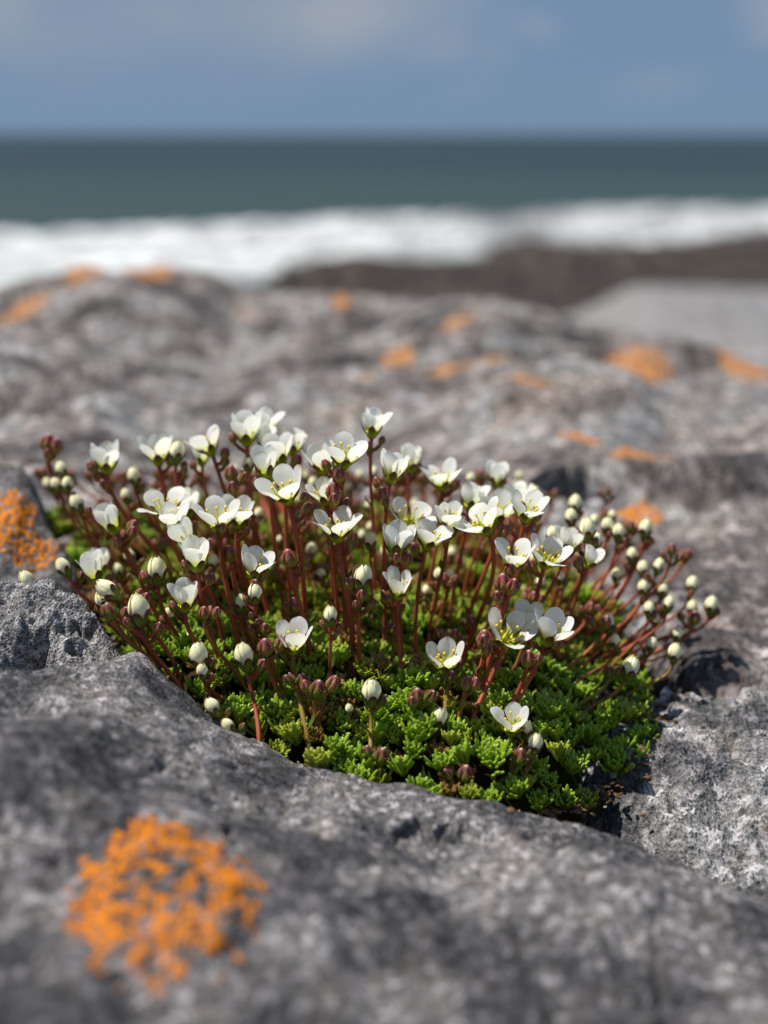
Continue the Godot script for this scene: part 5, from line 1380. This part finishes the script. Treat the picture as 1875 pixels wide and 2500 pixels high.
	stem("flower_bud", Vector3(-102.6, 37.8, -356.1), Vector3(-80.5, 13.7, -358.8), -22.3297, -2.52405, 0.532206, -1, "rb", 0, 0.3, "small blurred cream bud deep among stems at the cushion's left rear", "unopened stems deep in the cushion")
	stem("flower_bud", Vector3(-48.6, 35.0, -380.0), Vector3(-37.7, 10.3, -372.0), 0.196556, -4.14667, 0.561632, -1, "fl", 0, 0, "small blurred cream bud deep among stems at the cushion's left rear", "unopened stems deep in the cushion")
	stem("flower_bud", Vector3(-71.0, 31.1, -389.7), Vector3(-56.1, 12.2, -372.0), -1.52918, 1.63892, 0.78216, -2, "lr", 0, 0.15, "blurred red brown bud deep among stems at the cushion's left rear", "unopened stems deep in the cushion")
	stem("flower_bud", Vector3(25.7, 41.4, -349.1), Vector3(22.6, 2.1, -347.2), 14.1235, -3.48246, 0.519675, -1, "l", 0, 0.15, "small blurred cream bud deep among stems at the cushion's middle front", "unopened stems deep in the cushion")
	stem("flower_bud", Vector3(-74.9, 32.7, -387.0), Vector3(-60.0, 12.6, -372.0), -6.15037, -1.01263, 0.783347, -2, "rb", 0, 0.3, "blurred red brown bud deep among stems at the cushion's left rear", "unopened stems deep in the cushion")
	stem("flower_bud", Vector3(68.7, 28.7, -355.5), Vector3(54.1, -0.3, -358.5), -0.957865, -3.92353, 0.650141, -2, "rb", 0, 0, "blurred red brown bud deep among stems at the cushion's right rear", "unopened stems deep in the cushion")
	stem("flower_bud", Vector3(29.8, 38.6, -363.3), Vector3(25.7, 2.9, -362.0), 6.10853, -1.14739, 0.777161, -2, "rb", 0, 0, "blurred red brown bud deep among stems at the cushion's middle rear", "unopened stems deep in the cushion")
	stem("flower_bud", Vector3(30.4, 32.3, -375.8), Vector3(24.2, 3.8, -372.0), 16.2327, 3.45333, 0.765676, -2, "lr", 0, 0.15, "blurred red brown bud deep among stems at the cushion's right rear", "unopened stems deep in the cushion")
	stem("flower_bud", Vector3(48.0, 29.8, -362.7), Vector3(39.7, 1.5, -362.5), 1.57998, 3.61282, 0.638713, -2, "rf", 0, 0.15, "blurred red brown bud deep among stems at the cushion's right rear", "unopened stems deep in the cushion")
	stem("flower_bud", Vector3(-14.7, 33.8, -380.6), Vector3(-10.7, 7.5, -372.0), -1.24456, -3.37428, 0.71441, -2, "lr", 0, 0, "blurred red brown bud deep among stems at the cushion's middle rear", "unopened stems deep in the cushion")
	stem("flower_bud", Vector3(4.1, 34.7, -380.6), Vector3(4.2, 5.9, -372.0), 7.50307, -3.7467, 0.692605, -2, "lr", 0, 0.3, "blurred red brown bud deep among stems at the cushion's middle rear", "unopened stems deep in the cushion")
	stem("flower_bud", Vector3(7.3, 32.0, -387.1), Vector3(6.5, 5.7, -372.0), -8.48458, 3.68518, 0.768026, -2, "fl", 0, 0, "blurred red brown bud deep among stems at the cushion's middle rear", "unopened stems deep in the cushion")
	stem("flower_bud", Vector3(76.7, 12.2, -315.4), Vector3(60.7, -4.6, -313.2), 0.973625, -1.98916, 0.792219, -2, "rb", 0, 0, "blurred red brown bud deep among stems at the cushion's right front", "unopened stems deep in the cushion")
	stem("flower_bud", Vector3(18.1, 25.1, -310.4), Vector3(12.8, 0.3, -311.4), -2.07081, -1.45605, 0.475838, -1, "fl", 0, 0.15, "small blurred cream bud deep among stems at the cushion's middle front", "unopened stems deep in the cushion")
	stem("flower_bud", Vector3(-46.4, 26.8, -301.6), Vector3(-36.0, 4.4, -298.7), -14.2032, -1.66734, 0.75657, -2, "rb", 0, 0, "blurred red brown bud deep among stems at the cushion's left front", "unopened stems deep in the cushion")
	stem("flower_bud", Vector3(-10.1, 20.7, -299.8), Vector3(-8.7, 1.4, -296.9), 11.5229, 4.15737, 0.659628, -2, "lr", 0, 0, "blurred red brown bud deep among stems at the cushion's middle front", "unopened stems deep in the cushion")
	stem("flower_bud", Vector3(1.9, 18.2, -290.0), Vector3(2.4, -0.3, -290.5), -7.99751, -0.937934, 0.636108, -2, "fl", 0, 0.3, "blurred red brown bud deep among stems at the cushion's middle front", "unopened stems deep in the cushion")
	stem("flower_bud", Vector3(-46.7, 28.9, -310.3), Vector3(-36.6, 5.3, -309.7), 5.81532, -0.587762, 0.52796, -1, "fl", 0, 0, "small blurred cream bud deep among stems at the cushion's left front", "unopened stems deep in the cushion")
	stem("flower_bud", Vector3(23.1, 16.9, -296.9), Vector3(19.9, -1.7, -295.9), 0.879761, -2.01761, 0.756117, -2, "fl", 0, 0, "blurred red brown bud deep among stems at the cushion's middle front", "unopened stems deep in the cushion")
	stem("flower_bud", Vector3(-0.1, 24.3, -326.2), Vector3(-0.6, 2.9, -326.8), 4.89795, 3.61366, 0.662951, -2, "rf", 0, 0, "blurred red brown bud deep among stems at the cushion's middle front", "unopened stems deep in the cushion")
	stem("flower_bud", Vector3(20.2, 20.3, -342.1), Vector3(17.2, 2.3, -342.6), 2.95876, -3.35087, 0.528033, -1, "rb", 0, 0, "small blurred cream bud deep among stems at the cushion's middle front", "unopened stems deep in the cushion")
	stem("flower_bud", Vector3(17.7, 18.9, -282.8), Vector3(14.8, -2.0, -285.1), 7.28365, -0.903059, 0.767286, -2, "lr", 0, 0.15, "blurred red brown bud deep among stems at the cushion's middle front", "unopened stems deep in the cushion")
	stem("flower_bud", Vector3(-56.1, 36.0, -340.4), Vector3(-42.4, 8.1, -337.7), -4.48995, -3.28223, 0.494285, -1, "fl", 0, 0, "small blurred cream bud deep among stems at the cushion's left front", "unopened stems deep in the cushion")
	stem("flower_bud", Vector3(82.4, 12.8, -332.7), Vector3(66.8, -3.8, -330.8), 13.8728, 1.85392, 0.776635, -2, "l", 0, 0.15, "blurred red brown bud deep among stems at the cushion's right front", "unopened stems deep in the cushion")
	stem("flower_bud", Vector3(58.3, 16.9, -296.3), Vector3(44.1, -4.3, -295.2), 12.7084, 1.57459, 0.80692, -2, "l", 0, 0.3, "blurred red brown bud deep among stems at the cushion's right front", "unopened stems deep in the cushion")
	stem("flower_bud", Vector3(-20.8, 26.4, -326.6), Vector3(-18.7, 4.8, -326.7), 1.95909, -1.15557, 0.572126, -1, "fl", 0, 0, "small blurred cream bud deep among stems at the cushion's middle front", "unopened stems deep in the cushion")
	stem("flower_bud", Vector3(16.9, 17.3, -274.3), Vector3(13.9, -2.9, -272.3), -6.09553, -3.5952, 0.492978, -1, "rb", 0, 0, "small blurred cream bud deep among stems at the cushion's middle front", "unopened stems deep in the cushion")
	stem("flower_bud", Vector3(56.8, 14.9, -311.1), Vector3(43.9, -3.1, -310.3), 9.88015, 1.57942, 0.805891, -2, "lr", 0, 0.15, "blurred red brown bud deep among stems at the cushion's right front", "unopened stems deep in the cushion")
	stem("flower_bud", Vector3(1.9, 26.3, -289.4), Vector3(1.4, -0.0, -292.3), -7.20995, -3.02956, 0.718754, -2, "lr", 0, 0.3, "blurred red brown bud deep among stems at the cushion's middle front", "unopened stems deep in the cushion")
	stem("flower_bud", Vector3(14.9, 26.0, -307.6), Vector3(11.6, -0.1, -304.6), 0.891613, 0.525579, 0.53933, -1, "fl", 0, 0.15, "small blurred cream bud deep among stems at the cushion's middle front", "unopened stems deep in the cushion")
	stem("flower_bud", Vector3(-13.9, 27.9, -331.5), Vector3(-11.2, 4.2, -329.2), 4.96041, 4.19148, 0.775548, -2, "lr", 0, 0.3, "blurred red brown bud deep among stems at the cushion's middle front", "unopened stems deep in the cushion")
	stem("flower_bud", Vector3(33.8, 17.2, -291.1), Vector3(26.7, -2.7, -292.2), 3.34772, 0.214516, 0.768703, -2, "l", 0, 0.15, "blurred red brown bud deep among stems at the cushion's right front", "unopened stems deep in the cushion")
	stem("flower_bud", Vector3(-22.4, 27.3, -283.0), Vector3(-18.8, 1.5, -284.8), -9.08328, 0.0539615, 0.805499, -2, "fl", 0, 0, "blurred red brown bud deep among stems at the cushion's middle front", "unopened stems deep in the cushion")
	stem("flower_bud", Vector3(30.4, 23.2, -301.0), Vector3(21.9, -1.3, -303.7), 14.4504, 0.381369, 0.462688, -1, "rf", 0, 0, "small blurred cream bud deep among stems at the cushion's right front", "unopened stems deep in the cushion")
	stem("flower_bud", Vector3(39.4, 22.8, -299.3), Vector3(30.1, -2.5, -298.7), 7.9955, 1.06524, 0.755353, -2, "rb", 0, 0, "blurred red brown bud deep among stems at the cushion's right front", "unopened stems deep in the cushion")
	stem("flower_bud", Vector3(-55.5, 22.7, -287.8), Vector3(-44.1, 4.5, -290.0), 4.93925, 1.30803, 0.502424, -1, "l", 0, 0.15, "small blurred cream bud deep among stems at the cushion's left front", "unopened stems deep in the cushion")
	stem("flower_bud", Vector3(-16.9, 24.5, -313.4), Vector3(-13.1, 2.9, -310.9), -14.4957, 0.567062, 0.461403, -1, "lr", 0, 0.3, "small blurred cream bud deep among stems at the cushion's middle front", "unopened stems deep in the cushion")
	stem("flower_bud", Vector3(-4.0, 27.9, -343.9), Vector3(-1.3, 4.3, -343.6), -1.17269, -0.735696, 0.469204, -1, "fl", 0, 0, "small blurred cream bud deep among stems at the cushion's middle front", "unopened stems deep in the cushion")
	stem("flower_bud", Vector3(40.9, 28.5, -344.3), Vector3(32.5, 0.7, -343.1), -5.69202, -0.232413, 0.67958, -2, "rb", 0, 0, "blurred red brown bud deep among stems at the cushion's right front", "unopened stems deep in the cushion")
	stem("flower_bud", Vector3(49.2, 21.8, -317.6), Vector3(40.4, -1.8, -321.5), 0.10898, 0.482907, 0.518513, -1, "rf", 0, 0, "small blurred cream bud deep among stems at the cushion's right front", "unopened stems deep in the cushion")
	stem("flower_bud", Vector3(61.5, 11.7, -296.2), Vector3(48.5, -4.6, -296.2), -1.97704, 3.03213, 0.517048, -1, "lr", 0, 0.15, "small blurred cream bud deep among stems at the cushion's right front", "unopened stems deep in the cushion")
	stem("flower_bud", Vector3(-46.5, 30.0, -294.2), Vector3(-35.8, 4.0, -294.3), -1.94707, -0.689096, 0.504524, -1, "fl", 0, 0.15, "small blurred cream bud deep among stems at the cushion's middle front", "unopened stems deep in the cushion")
	stem("flower_bud", Vector3(89.8, 20.4, -340.5), Vector3(72.0, -3.8, -337.6), 13.7355, 4.01056, 0.779632, -2, "rb", 0, 0.15, "blurred red brown bud deep among stems at the cushion's right front", "unopened stems deep in the cushion")
	stem("flower_bud", Vector3(-10.0, 28.0, -315.9), Vector3(-9.1, 3.1, -319.0), 4.07643, -1.49918, 0.678244, -2, "l", 0, 0, "blurred red brown bud deep among stems at the cushion's middle front", "unopened stems deep in the cushion")
	stem("flower_bud", Vector3(-43.5, 30.2, -270.5), Vector3(-33.4, 2.1, -273.1), 2.53131, -0.000202065, 0.72622, -2, "rb", 0, 0.3, "blurred red brown bud deep among stems at the cushion's middle front", "unopened stems deep in the cushion")
	stem("flower_bud", Vector3(-30.3, 24.9, -275.1), Vector3(-24.0, 1.3, -275.4), -11.8462, -2.06023, 0.765204, -2, "fl", 0, 0.3, "blurred red brown bud deep among stems at the cushion's middle front", "unopened stems deep in the cushion")
	stem("flower_bud", Vector3(-6.3, 26.6, -340.3), Vector3(-7.1, 4.5, -338.7), -5.77237, 0.0518169, 0.481633, -1, "l", 0, 0, "small blurred cream bud deep among stems at the cushion's middle front", "unopened stems deep in the cushion")
	stem("flower_bud", Vector3(-9.1, 27.2, -301.7), Vector3(-5.8, 1.7, -304.6), 10.7441, -0.0565437, 0.785947, -2, "rf", 0, 0.3, "blurred red brown bud deep among stems at the cushion's middle front", "unopened stems deep in the cushion")
	stem("flower_bud", Vector3(11.8, 17.1, -319.1), Vector3(9.1, 1.1, -316.5), 11.6704, -0.11495, 0.527114, -1, "rf", 0, 0.15, "small blurred cream bud deep among stems at the cushion's middle front", "unopened stems deep in the cushion")
	stem("flower_bud", Vector3(-39.1, 25.5, -342.2), Vector3(-29.2, 7.0, -341.2), -3.09001, 3.1136, 0.712491, -2, "lr", 0, 0.3, "blurred red brown bud deep among stems at the cushion's middle front", "unopened stems deep in the cushion")
	stem("flower_bud", Vector3(-28.9, 22.3, -321.1), Vector3(-24.8, 4.7, -318.5), -12.3566, 2.93743, 0.696764, -2, "l", 0, 0, "blurred red brown bud deep among stems at the cushion's middle front", "unopened stems deep in the cushion")
	stem("flower_bud", Vector3(22.5, 18.4, -340.6), Vector3(16.0, 2.4, -342.3), 3.07589, 2.01239, 0.767097, -2, "fl", 0, 0, "blurred red brown bud deep among stems at the cushion's middle front", "unopened stems deep in the cushion")
	stem("flower_bud", Vector3(40.8, 23.7, -378.7), Vector3(32.3, 3.0, -372.0), 1.30294, -0.923596, 0.697497, -2, "fl", 0, 0, "blurred red brown bud deep among stems at the cushion's right rear", "unopened stems deep in the cushion")
	stem("flower_bud", Vector3(76.7, 19.2, -357.5), Vector3(63.3, -1.1, -360.6), -0.39699, 2.79582, 0.466184, -1, "rb", 0, 0.15, "small blurred cream bud deep among stems at the cushion's right rear", "unopened stems deep in the cushion")
	stem("flower_bud", Vector3(-20.4, 24.9, -413.2), Vector3(-15.7, 8.0, -372.0), -3.77866, -1.34586, 0.558971, -1, "fl", 0, 0, "small blurred cream bud deep among stems at the cushion's middle rear", "unopened stems deep in the cushion")
	stem("flower_bud", Vector3(35.0, 21.6, -381.3), Vector3(29.5, 3.3, -372.0), 1.72572, -2.89223, 0.678799, -2, "rf", 0, 0.15, "blurred red brown bud deep among stems at the cushion's right rear", "unopened stems deep in the cushion")
	stem("flower_bud", Vector3(-94.5, 32.8, -388.1), Vector3(-73.9, 14.1, -372.0), -7.66809, 2.41588, 0.796541, -2, "rb", 0, 0.3, "blurred red brown bud deep among stems at the cushion's left rear", "unopened stems deep in the cushion")
	stem("flower_bud", Vector3(39.8, 21.4, -352.1), Vector3(33.5, 1.1, -349.2), -2.55307, -0.92278, 0.704814, -2, "l", 0, 0, "blurred red brown bud deep among stems at the cushion's right rear", "unopened stems deep in the cushion")
	stem("flower_bud", Vector3(-85.1, 34.7, -375.2), Vector3(-68.8, 13.5, -372.0), -11.8045, 2.43235, 0.799856, -2, "rf", 0, 0, "blurred red brown bud deep among stems at the cushion's left rear", "unopened stems deep in the cushion")
	stem("flower_bud", Vector3(-28.3, 29.2, -400.6), Vector3(-21.3, 8.6, -372.0), -10.9429, -2.72473, 0.738117, -2, "lr", 0, 0.3, "blurred red brown bud deep among stems at the cushion's middle rear", "unopened stems deep in the cushion")
	stem("flower_bud", Vector3(-88.5, 36.6, -373.1), Vector3(-71.6, 13.8, -371.2), -24.3365, 1.61484, 0.723521, -2, "lr", 0, 0.15, "blurred red brown bud deep among stems at the cushion's left rear", "unopened stems deep in the cushion")
	stem("flower_bud", Vector3(-18.2, 25.5, -359.0), Vector3(-15.3, 6.7, -356.4), -5.90812, -2.8267, 0.50271, -1, "rb", 0, 0, "small blurred cream bud deep among stems at the cushion's middle rear", "unopened stems deep in the cushion")
	stem("flower_bud", Vector3(-38.7, 28.8, -402.9), Vector3(-28.7, 9.3, -372.0), 5.66447, 0.641019, 0.568306, -1, "rf", 0, 0, "small blurred cream bud deep among stems at the cushion's middle rear", "unopened stems deep in the cushion")
	stem("flower_bud", Vector3(-11.6, 29.4, -382.9), Vector3(-11.7, 7.6, -372.0), -9.13081, -2.66789, 0.469283, -1, "rf", 0, 0, "small blurred cream bud deep among stems at the cushion's middle rear", "unopened stems deep in the cushion")
	stem("flower_bud", Vector3(38.7, 27.6, -401.7), Vector3(28.7, 3.4, -372.0), -2.67668, -0.468616, 0.693126, -2, "lr", 0, 0, "blurred red brown bud deep among stems at the cushion's right rear", "unopened stems deep in the cushion")
	stem("flower_bud", Vector3(-15.1, 27.3, -384.9), Vector3(-10.8, 7.5, -372.0), -11.9766, 0.771221, 0.784996, -2, "l", 0, 0.3, "blurred red brown bud deep among stems at the cushion's middle rear", "unopened stems deep in the cushion")
	stem("flower_bud", Vector3(55.5, 19.8, -354.4), Vector3(43.9, 0.3, -352.5), 7.37816, -0.876679, 0.573691, -1, "rf", 0, 0.15, "small blurred cream bud deep among stems at the cushion's right rear", "unopened stems deep in the cushion")
	stem("flower_bud", Vector3(36.0, 24.1, -361.0), Vector3(27.6, 2.7, -362.0), 1.5401, 0.513078, 0.688478, -2, "l", 0, 0.15, "blurred red brown bud deep among stems at the cushion's right rear", "unopened stems deep in the cushion")
	stem("flower_bud", Vector3(13.4, 28.0, -394.5), Vector3(11.4, 5.2, -372.0), 1.73958, -4.02505, 0.655093, -2, "fl", 0, 0.3, "blurred red brown bud deep among stems at the cushion's middle rear", "unopened stems deep in the cushion")
	stem("flower_bud", Vector3(68.9, 15.4, -358.1), Vector3(53.9, -0.3, -358.4), 13.266, -1.90316, 0.727606, -2, "lr", 0, 0, "blurred red brown bud deep among stems at the cushion's right rear", "unopened stems deep in the cushion")
	stem("flower_bud", Vector3(-26.4, 26.1, -353.4), Vector3(-23.2, 7.3, -353.3), -13.7965, 0.792029, 0.575533, -1, "rb", 0, 0.15, "small blurred cream bud deep among stems at the cushion's middle rear", "unopened stems deep in the cushion")
	stem("flower_bud", Vector3(-8.6, 31.2, -358.0), Vector3(-6.2, 6.1, -360.6), 5.5707, 2.01939, 0.68169, -2, "fl", 0, 0, "blurred red brown bud deep among stems at the cushion's middle rear", "unopened stems deep in the cushion")
	stem("flower_bud", Vector3(32.7, 26.2, -387.7), Vector3(28.5, 3.4, -372.0), -1.37932, -2.16506, 0.669885, -2, "rb", 0, 0.3, "blurred red brown bud deep among stems at the cushion's right rear", "unopened stems deep in the cushion")
	stem("flower_bud", Vector3(-49.3, 27.7, -401.1), Vector3(-38.7, 10.4, -372.0), -19.3095, 0.42948, 0.739066, -2, "rf", 0, 0.3, "blurred red brown bud deep among stems at the cushion's left rear", "unopened stems deep in the cushion")
	stem("flower_bud", Vector3(44.0, 29.3, -383.5), Vector3(36.8, 2.5, -372.0), 2.94605, 1.41324, 0.473971, -1, "l", 0, 0.15, "small blurred cream bud deep among stems at the cushion's right rear", "unopened stems deep in the cushion")
	stem("flower_bud", Vector3(37.8, 26.2, -368.0), Vector3(29.8, 3.0, -368.1), 10.3726, 3.48352, 0.472345, -1, "lr", 0, 0, "small blurred cream bud deep among stems at the cushion's right rear", "unopened stems deep in the cushion")
	stem("flower_bud", Vector3(14.8, 24.8, -412.2), Vector3(12.6, 5.1, -372.0), -2.35241, -1.23519, 0.724702, -2, "rb", 0, 0.3, "blurred red brown bud deep among stems at the cushion's middle rear", "unopened stems deep in the cushion")
	stem("flower_bud", Vector3(38.2, 20.9, -350.7), Vector3(32.1, 1.5, -352.4), 13.0638, -0.540575, 0.69786, -2, "l", 0, 0, "blurred red brown bud deep among stems at the cushion's right rear", "unopened stems deep in the cushion")
	stem("flower_bud", Vector3(-62.4, 29.9, -397.2), Vector3(-49.7, 11.5, -372.0), -20.7747, -2.04499, 0.568039, -1, "rf", 0, 0.15, "small blurred cream bud deep among stems at the cushion's left rear", "unopened stems deep in the cushion")
	stem("flower_bud", Vector3(-8.6, 30.9, -383.8), Vector3(-8.8, 7.3, -372.0), 1.62603, -1.2507, 0.800622, -2, "lr", 0, 0, "blurred red brown bud deep among stems at the cushion's middle rear", "unopened stems deep in the cushion")
	stem("flower_bud", Vector3(-29.7, 31.7, -380.7), Vector3(-22.8, 8.7, -372.0), -3.94035, -0.502628, 0.534263, -1, "rb", 0, 0.15, "small blurred cream bud deep among stems at the cushion's middle rear", "unopened stems deep in the cushion")
	stem("flower_bud", Vector3(-41.0, 24.4, -414.7), Vector3(-32.2, 9.7, -372.0), -10.668, -1.31582, 0.572956, -1, "rb", 0, 0.3, "small blurred cream bud deep among stems at the cushion's middle rear", "unopened stems deep in the cushion")
	stem("flower_bud", Vector3(-91.6, 33.7, -380.1), Vector3(-71.2, 13.8, -372.0), -24.6905, -4.17666, 0.544974, -1, "rb", 0, 0, "small blurred cream bud deep among stems at the cushion's left rear", "unopened stems deep in the cushion")
	stem("flower_bud", Vector3(46.5, 27.7, -380.3), Vector3(37.3, 2.5, -372.0), -4.38998, -2.5322, 0.738314, -2, "l", 0, 0, "blurred red brown bud deep among stems at the cushion's right rear", "unopened stems deep in the cushion")
	stem("flower_bud", Vector3(-17.3, 31.4, -389.9), Vector3(-16.2, 8.0, -372.0), 0.128811, -2.99101, 0.486164, -1, "rf", 0, 0, "small blurred cream bud deep among stems at the cushion's middle rear", "unopened stems deep in the cushion")
	stem("flower_bud", Vector3(61.0, 15.9, -353.7), Vector3(46.6, 0.3, -356.0), -6.12896, -2.3516, 0.505801, -1, "lr", 0, 0.3, "small blurred cream bud deep among stems at the cushion's right rear", "unopened stems deep in the cushion")
	stem("flower_bud", Vector3(8.7, 24.7, -407.9), Vector3(7.9, 5.5, -372.0), -1.24022, -2.08347, 0.78963, -2, "lr", 0, 0, "blurred red brown bud deep among stems at the cushion's middle rear", "unopened stems deep in the cushion")
	stem("flower_bud", Vector3(7.3, 27.3, -391.1), Vector3(3.4, 6.0, -372.0), 11.1894, -3.46529, 0.660586, -2, "fl", 0, 0, "blurred red brown bud deep among stems at the cushion's middle rear", "unopened stems deep in the cushion")
	stem("flower_bud", Vector3(-30.8, 30.5, -394.6), Vector3(-25.2, 9.0, -372.0), 0.540667, 3.87432, 0.70601, -2, "rf", 0, 0, "blurred red brown bud deep among stems at the cushion's middle rear", "unopened stems deep in the cushion")
	stem("flower_bud", Vector3(-46.5, 30.5, -389.5), Vector3(-37.0, 10.2, -372.0), -12.8145, -3.10913, 0.480939, -1, "rb", 0, 0, "small blurred cream bud deep among stems at the cushion's middle rear", "unopened stems deep in the cushion")
	stem("flower_bud", Vector3(-38.1, 26.5, -404.8), Vector3(-28.2, 9.3, -372.0), -10.2447, -0.201987, 0.6668, -2, "fl", 0, 0, "blurred red brown bud deep among stems at the cushion's middle rear", "unopened stems deep in the cushion")
	stem("flower_bud", Vector3(8.6, 30.9, -389.2), Vector3(7.1, 5.6, -372.0), 1.31386, -3.14566, 0.765123, -2, "rb", 0, 0, "blurred red brown bud deep among stems at the cushion's middle rear", "unopened stems deep in the cushion")
	stem("flower_bud", Vector3(45.2, 26.5, -393.1), Vector3(34.6, 2.8, -372.0), 2.33703, -3.47729, 0.661868, -2, "l", 0, 0.15, "blurred red brown bud deep among stems at the cushion's right rear", "unopened stems deep in the cushion")
	stem("flower_bud", Vector3(-99.4, 38.3, -356.0), Vector3(-80.2, 13.3, -354.1), -5.79866, -3.4613, 0.681942, -2, "fl", 0, 0.15, "blurred red brown bud deep among stems at the cushion's left rear", "unopened stems deep in the cushion")
	stem("flower_bud", Vector3(-16.7, 30.7, -376.0), Vector3(-15.7, 8.0, -372.0), -11.0623, -1.12071, 0.556024, -1, "rf", 0, 0.3, "small blurred cream bud deep among stems at the cushion's middle rear", "unopened stems deep in the cushion")
	stem("flower_bud", Vector3(-16.8, 26.4, -350.0), Vector3(-13.9, 6.1, -349.7), -7.85578, -1.92454, 0.739605, -2, "l", 0, 0, "blurred red brown bud deep among stems at the cushion's middle rear", "unopened stems deep in the cushion")
	stem("flower_bud", Vector3(-24.4, 25.9, -367.0), Vector3(-18.4, 8.1, -369.2), 0.695012, 3.70908, 0.731619, -2, "l", 0, 0.3, "blurred red brown bud deep among stems at the cushion's middle rear", "unopened stems deep in the cushion")
	stem("flower_bud", Vector3(-28.0, 28.1, -372.1), Vector3(-20.0, 8.4, -371.3), 4.38567, -1.79478, 0.461848, -1, "rb", 0, 0, "small blurred cream bud deep among stems at the cushion's middle rear", "unopened stems deep in the cushion")
	stem("flower_bud", Vector3(45.4, 29.2, -395.8), Vector3(35.5, 2.7, -372.0), 19.3912, 0.968791, 0.48399, -1, "rb", 0, 0, "small blurred cream bud deep among stems at the cushion's right rear", "unopened stems deep in the cushion")
	stem("flower_bud", Vector3(-22.3, 29.4, -396.2), Vector3(-16.9, 8.1, -372.0), 0.855341, 0.0727298, 0.540735, -1, "l", 0, 0.3, "small blurred cream bud deep among stems at the cushion's middle rear", "unopened stems deep in the cushion")
	stem("flower_bud", Vector3(48.8, 21.2, -385.7), Vector3(37.8, 2.4, -372.0), 7.51296, -2.73394, 0.47688, -1, "l", 0, 0.15, "small blurred cream bud deep among stems at the cushion's right rear", "unopened stems deep in the cushion")
	stem("flower_bud", Vector3(-42.1, 29.6, -391.2), Vector3(-33.6, 9.9, -372.0), 0.74723, 1.43081, 0.672817, -2, "l", 0, 0, "blurred red brown bud deep among stems at the cushion's middle rear", "unopened stems deep in the cushion")
	stem("flower_bud", Vector3(-52.7, 27.5, -358.1), Vector3(-41.6, 9.7, -358.8), 2.51296, 0.405385, 0.766893, -2, "l", 0, 0, "blurred red brown bud deep among stems at the cushion's left rear", "unopened stems deep in the cushion")
	stem("flower_bud", Vector3(42.3, 18.8, -361.8), Vector3(34.9, 2.0, -362.7), -3.14017, -3.69321, 0.680559, -2, "l", 0, 0, "blurred red brown bud deep among stems at the cushion's right rear", "unopened stems deep in the cushion")
	stem("flower_bud", Vector3(-20.6, 27.4, -394.6), Vector3(-18.4, 8.3, -372.0), 11.3128, 2.10374, 0.645115, -2, "rf", 0, 0.15, "blurred red brown bud deep among stems at the cushion's middle rear", "unopened stems deep in the cushion")
	stem("flower_bud", Vector3(-28.1, 26.8, -406.7), Vector3(-24.6, 8.9, -372.0), 0.678697, 1.07305, 0.572938, -1, "rf", 0, 0, "small blurred cream bud deep among stems at the cushion's middle rear", "unopened stems deep in the cushion")
	stem("flower_bud", Vector3(-84.8, 29.4, -394.2), Vector3(-68.4, 13.5, -372.0), -5.07823, -3.34171, 0.545997, -1, "rf", 0, 0.15, "small blurred cream bud deep among stems at the cushion's left rear", "unopened stems deep in the cushion")
	stem("flower_bud", Vector3(-38.7, 28.0, -403.9), Vector3(-28.8, 9.4, -372.0), -11.5492, -3.71513, 0.469851, -1, "fl", 0, 0, "small blurred cream bud deep among stems at the cushion's middle rear", "unopened stems deep in the cushion")
	stem("flower_bud", Vector3(-11.1, 25.3, -409.0), Vector3(-6.5, 7.0, -372.0), 3.93028, -2.82544, 0.709774, -2, "fl", 0, 0, "blurred red brown bud deep among stems at the cushion's middle rear", "unopened stems deep in the cushion")
	stem("flower_bud", Vector3(-18.6, 28.1, -404.7), Vector3(-14.8, 7.9, -372.0), 7.11045, 0.0948375, 0.655769, -2, "lr", 0, 0, "blurred red brown bud deep among stems at the cushion's middle rear", "unopened stems deep in the cushion")
	stem("flower_bud", Vector3(-42.9, 32.4, -389.3), Vector3(-34.0, 9.9, -372.0), -14.5477, -1.71578, 0.511673, -1, "rb", 0, 0.15, "small blurred cream bud deep among stems at the cushion's middle rear", "unopened stems deep in the cushion")
	stem("flower_bud", Vector3(-2.4, 27.8, -383.8), Vector3(-0.8, 6.5, -372.0), -9.9716, -0.828517, 0.53233, -1, "lr", 0, 0, "small blurred cream bud deep among stems at the cushion's middle rear", "unopened stems deep in the cushion")
	stem("flower_bud", Vector3(20.5, 25.3, -380.4), Vector3(15.0, 4.8, -372.0), -7.70717, 3.06821, 0.522535, -1, "lr", 0, 0, "small blurred cream bud deep among stems at the cushion's middle rear", "unopened stems deep in the cushion")
	stem("flower_bud", Vector3(4.0, 32.1, -381.2), Vector3(1.8, 6.2, -372.0), -1.15836, -2.00692, 0.670904, -2, "l", 0, 0, "blurred red brown bud deep among stems at the cushion's middle rear", "unopened stems deep in the cushion")
	stem("flower_bud", Vector3(20.7, 26.0, -406.9), Vector3(18.3, 4.5, -372.0), 1.31679, 0.346304, 0.75541, -2, "rb", 0, 0, "blurred red brown bud deep among stems at the cushion's middle rear", "unopened stems deep in the cushion")
	stem("flower_bud", Vector3(-8.2, 32.7, -384.5), Vector3(-4.2, 6.8, -372.0), 11.911, 0.127312, 0.513768, -1, "fl", 0, 0, "small blurred cream bud deep among stems at the cushion's middle rear", "unopened stems deep in the cushion")
	stem("flower_bud", Vector3(-15.9, 24.9, -413.5), Vector3(-13.8, 7.8, -372.0), -14.5906, -3.8494, 0.756348, -2, "l", 0, 0.3, "blurred red brown bud deep among stems at the cushion's middle rear", "unopened stems deep in the cushion")
	stem("flower_bud", Vector3(-24.6, 29.9, -357.8), Vector3(-18.0, 7.4, -360.9), 8.7393, 3.11451, 0.660241, -2, "rf", 0, 0, "blurred red brown bud deep among stems at the cushion's middle rear", "unopened stems deep in the cushion")
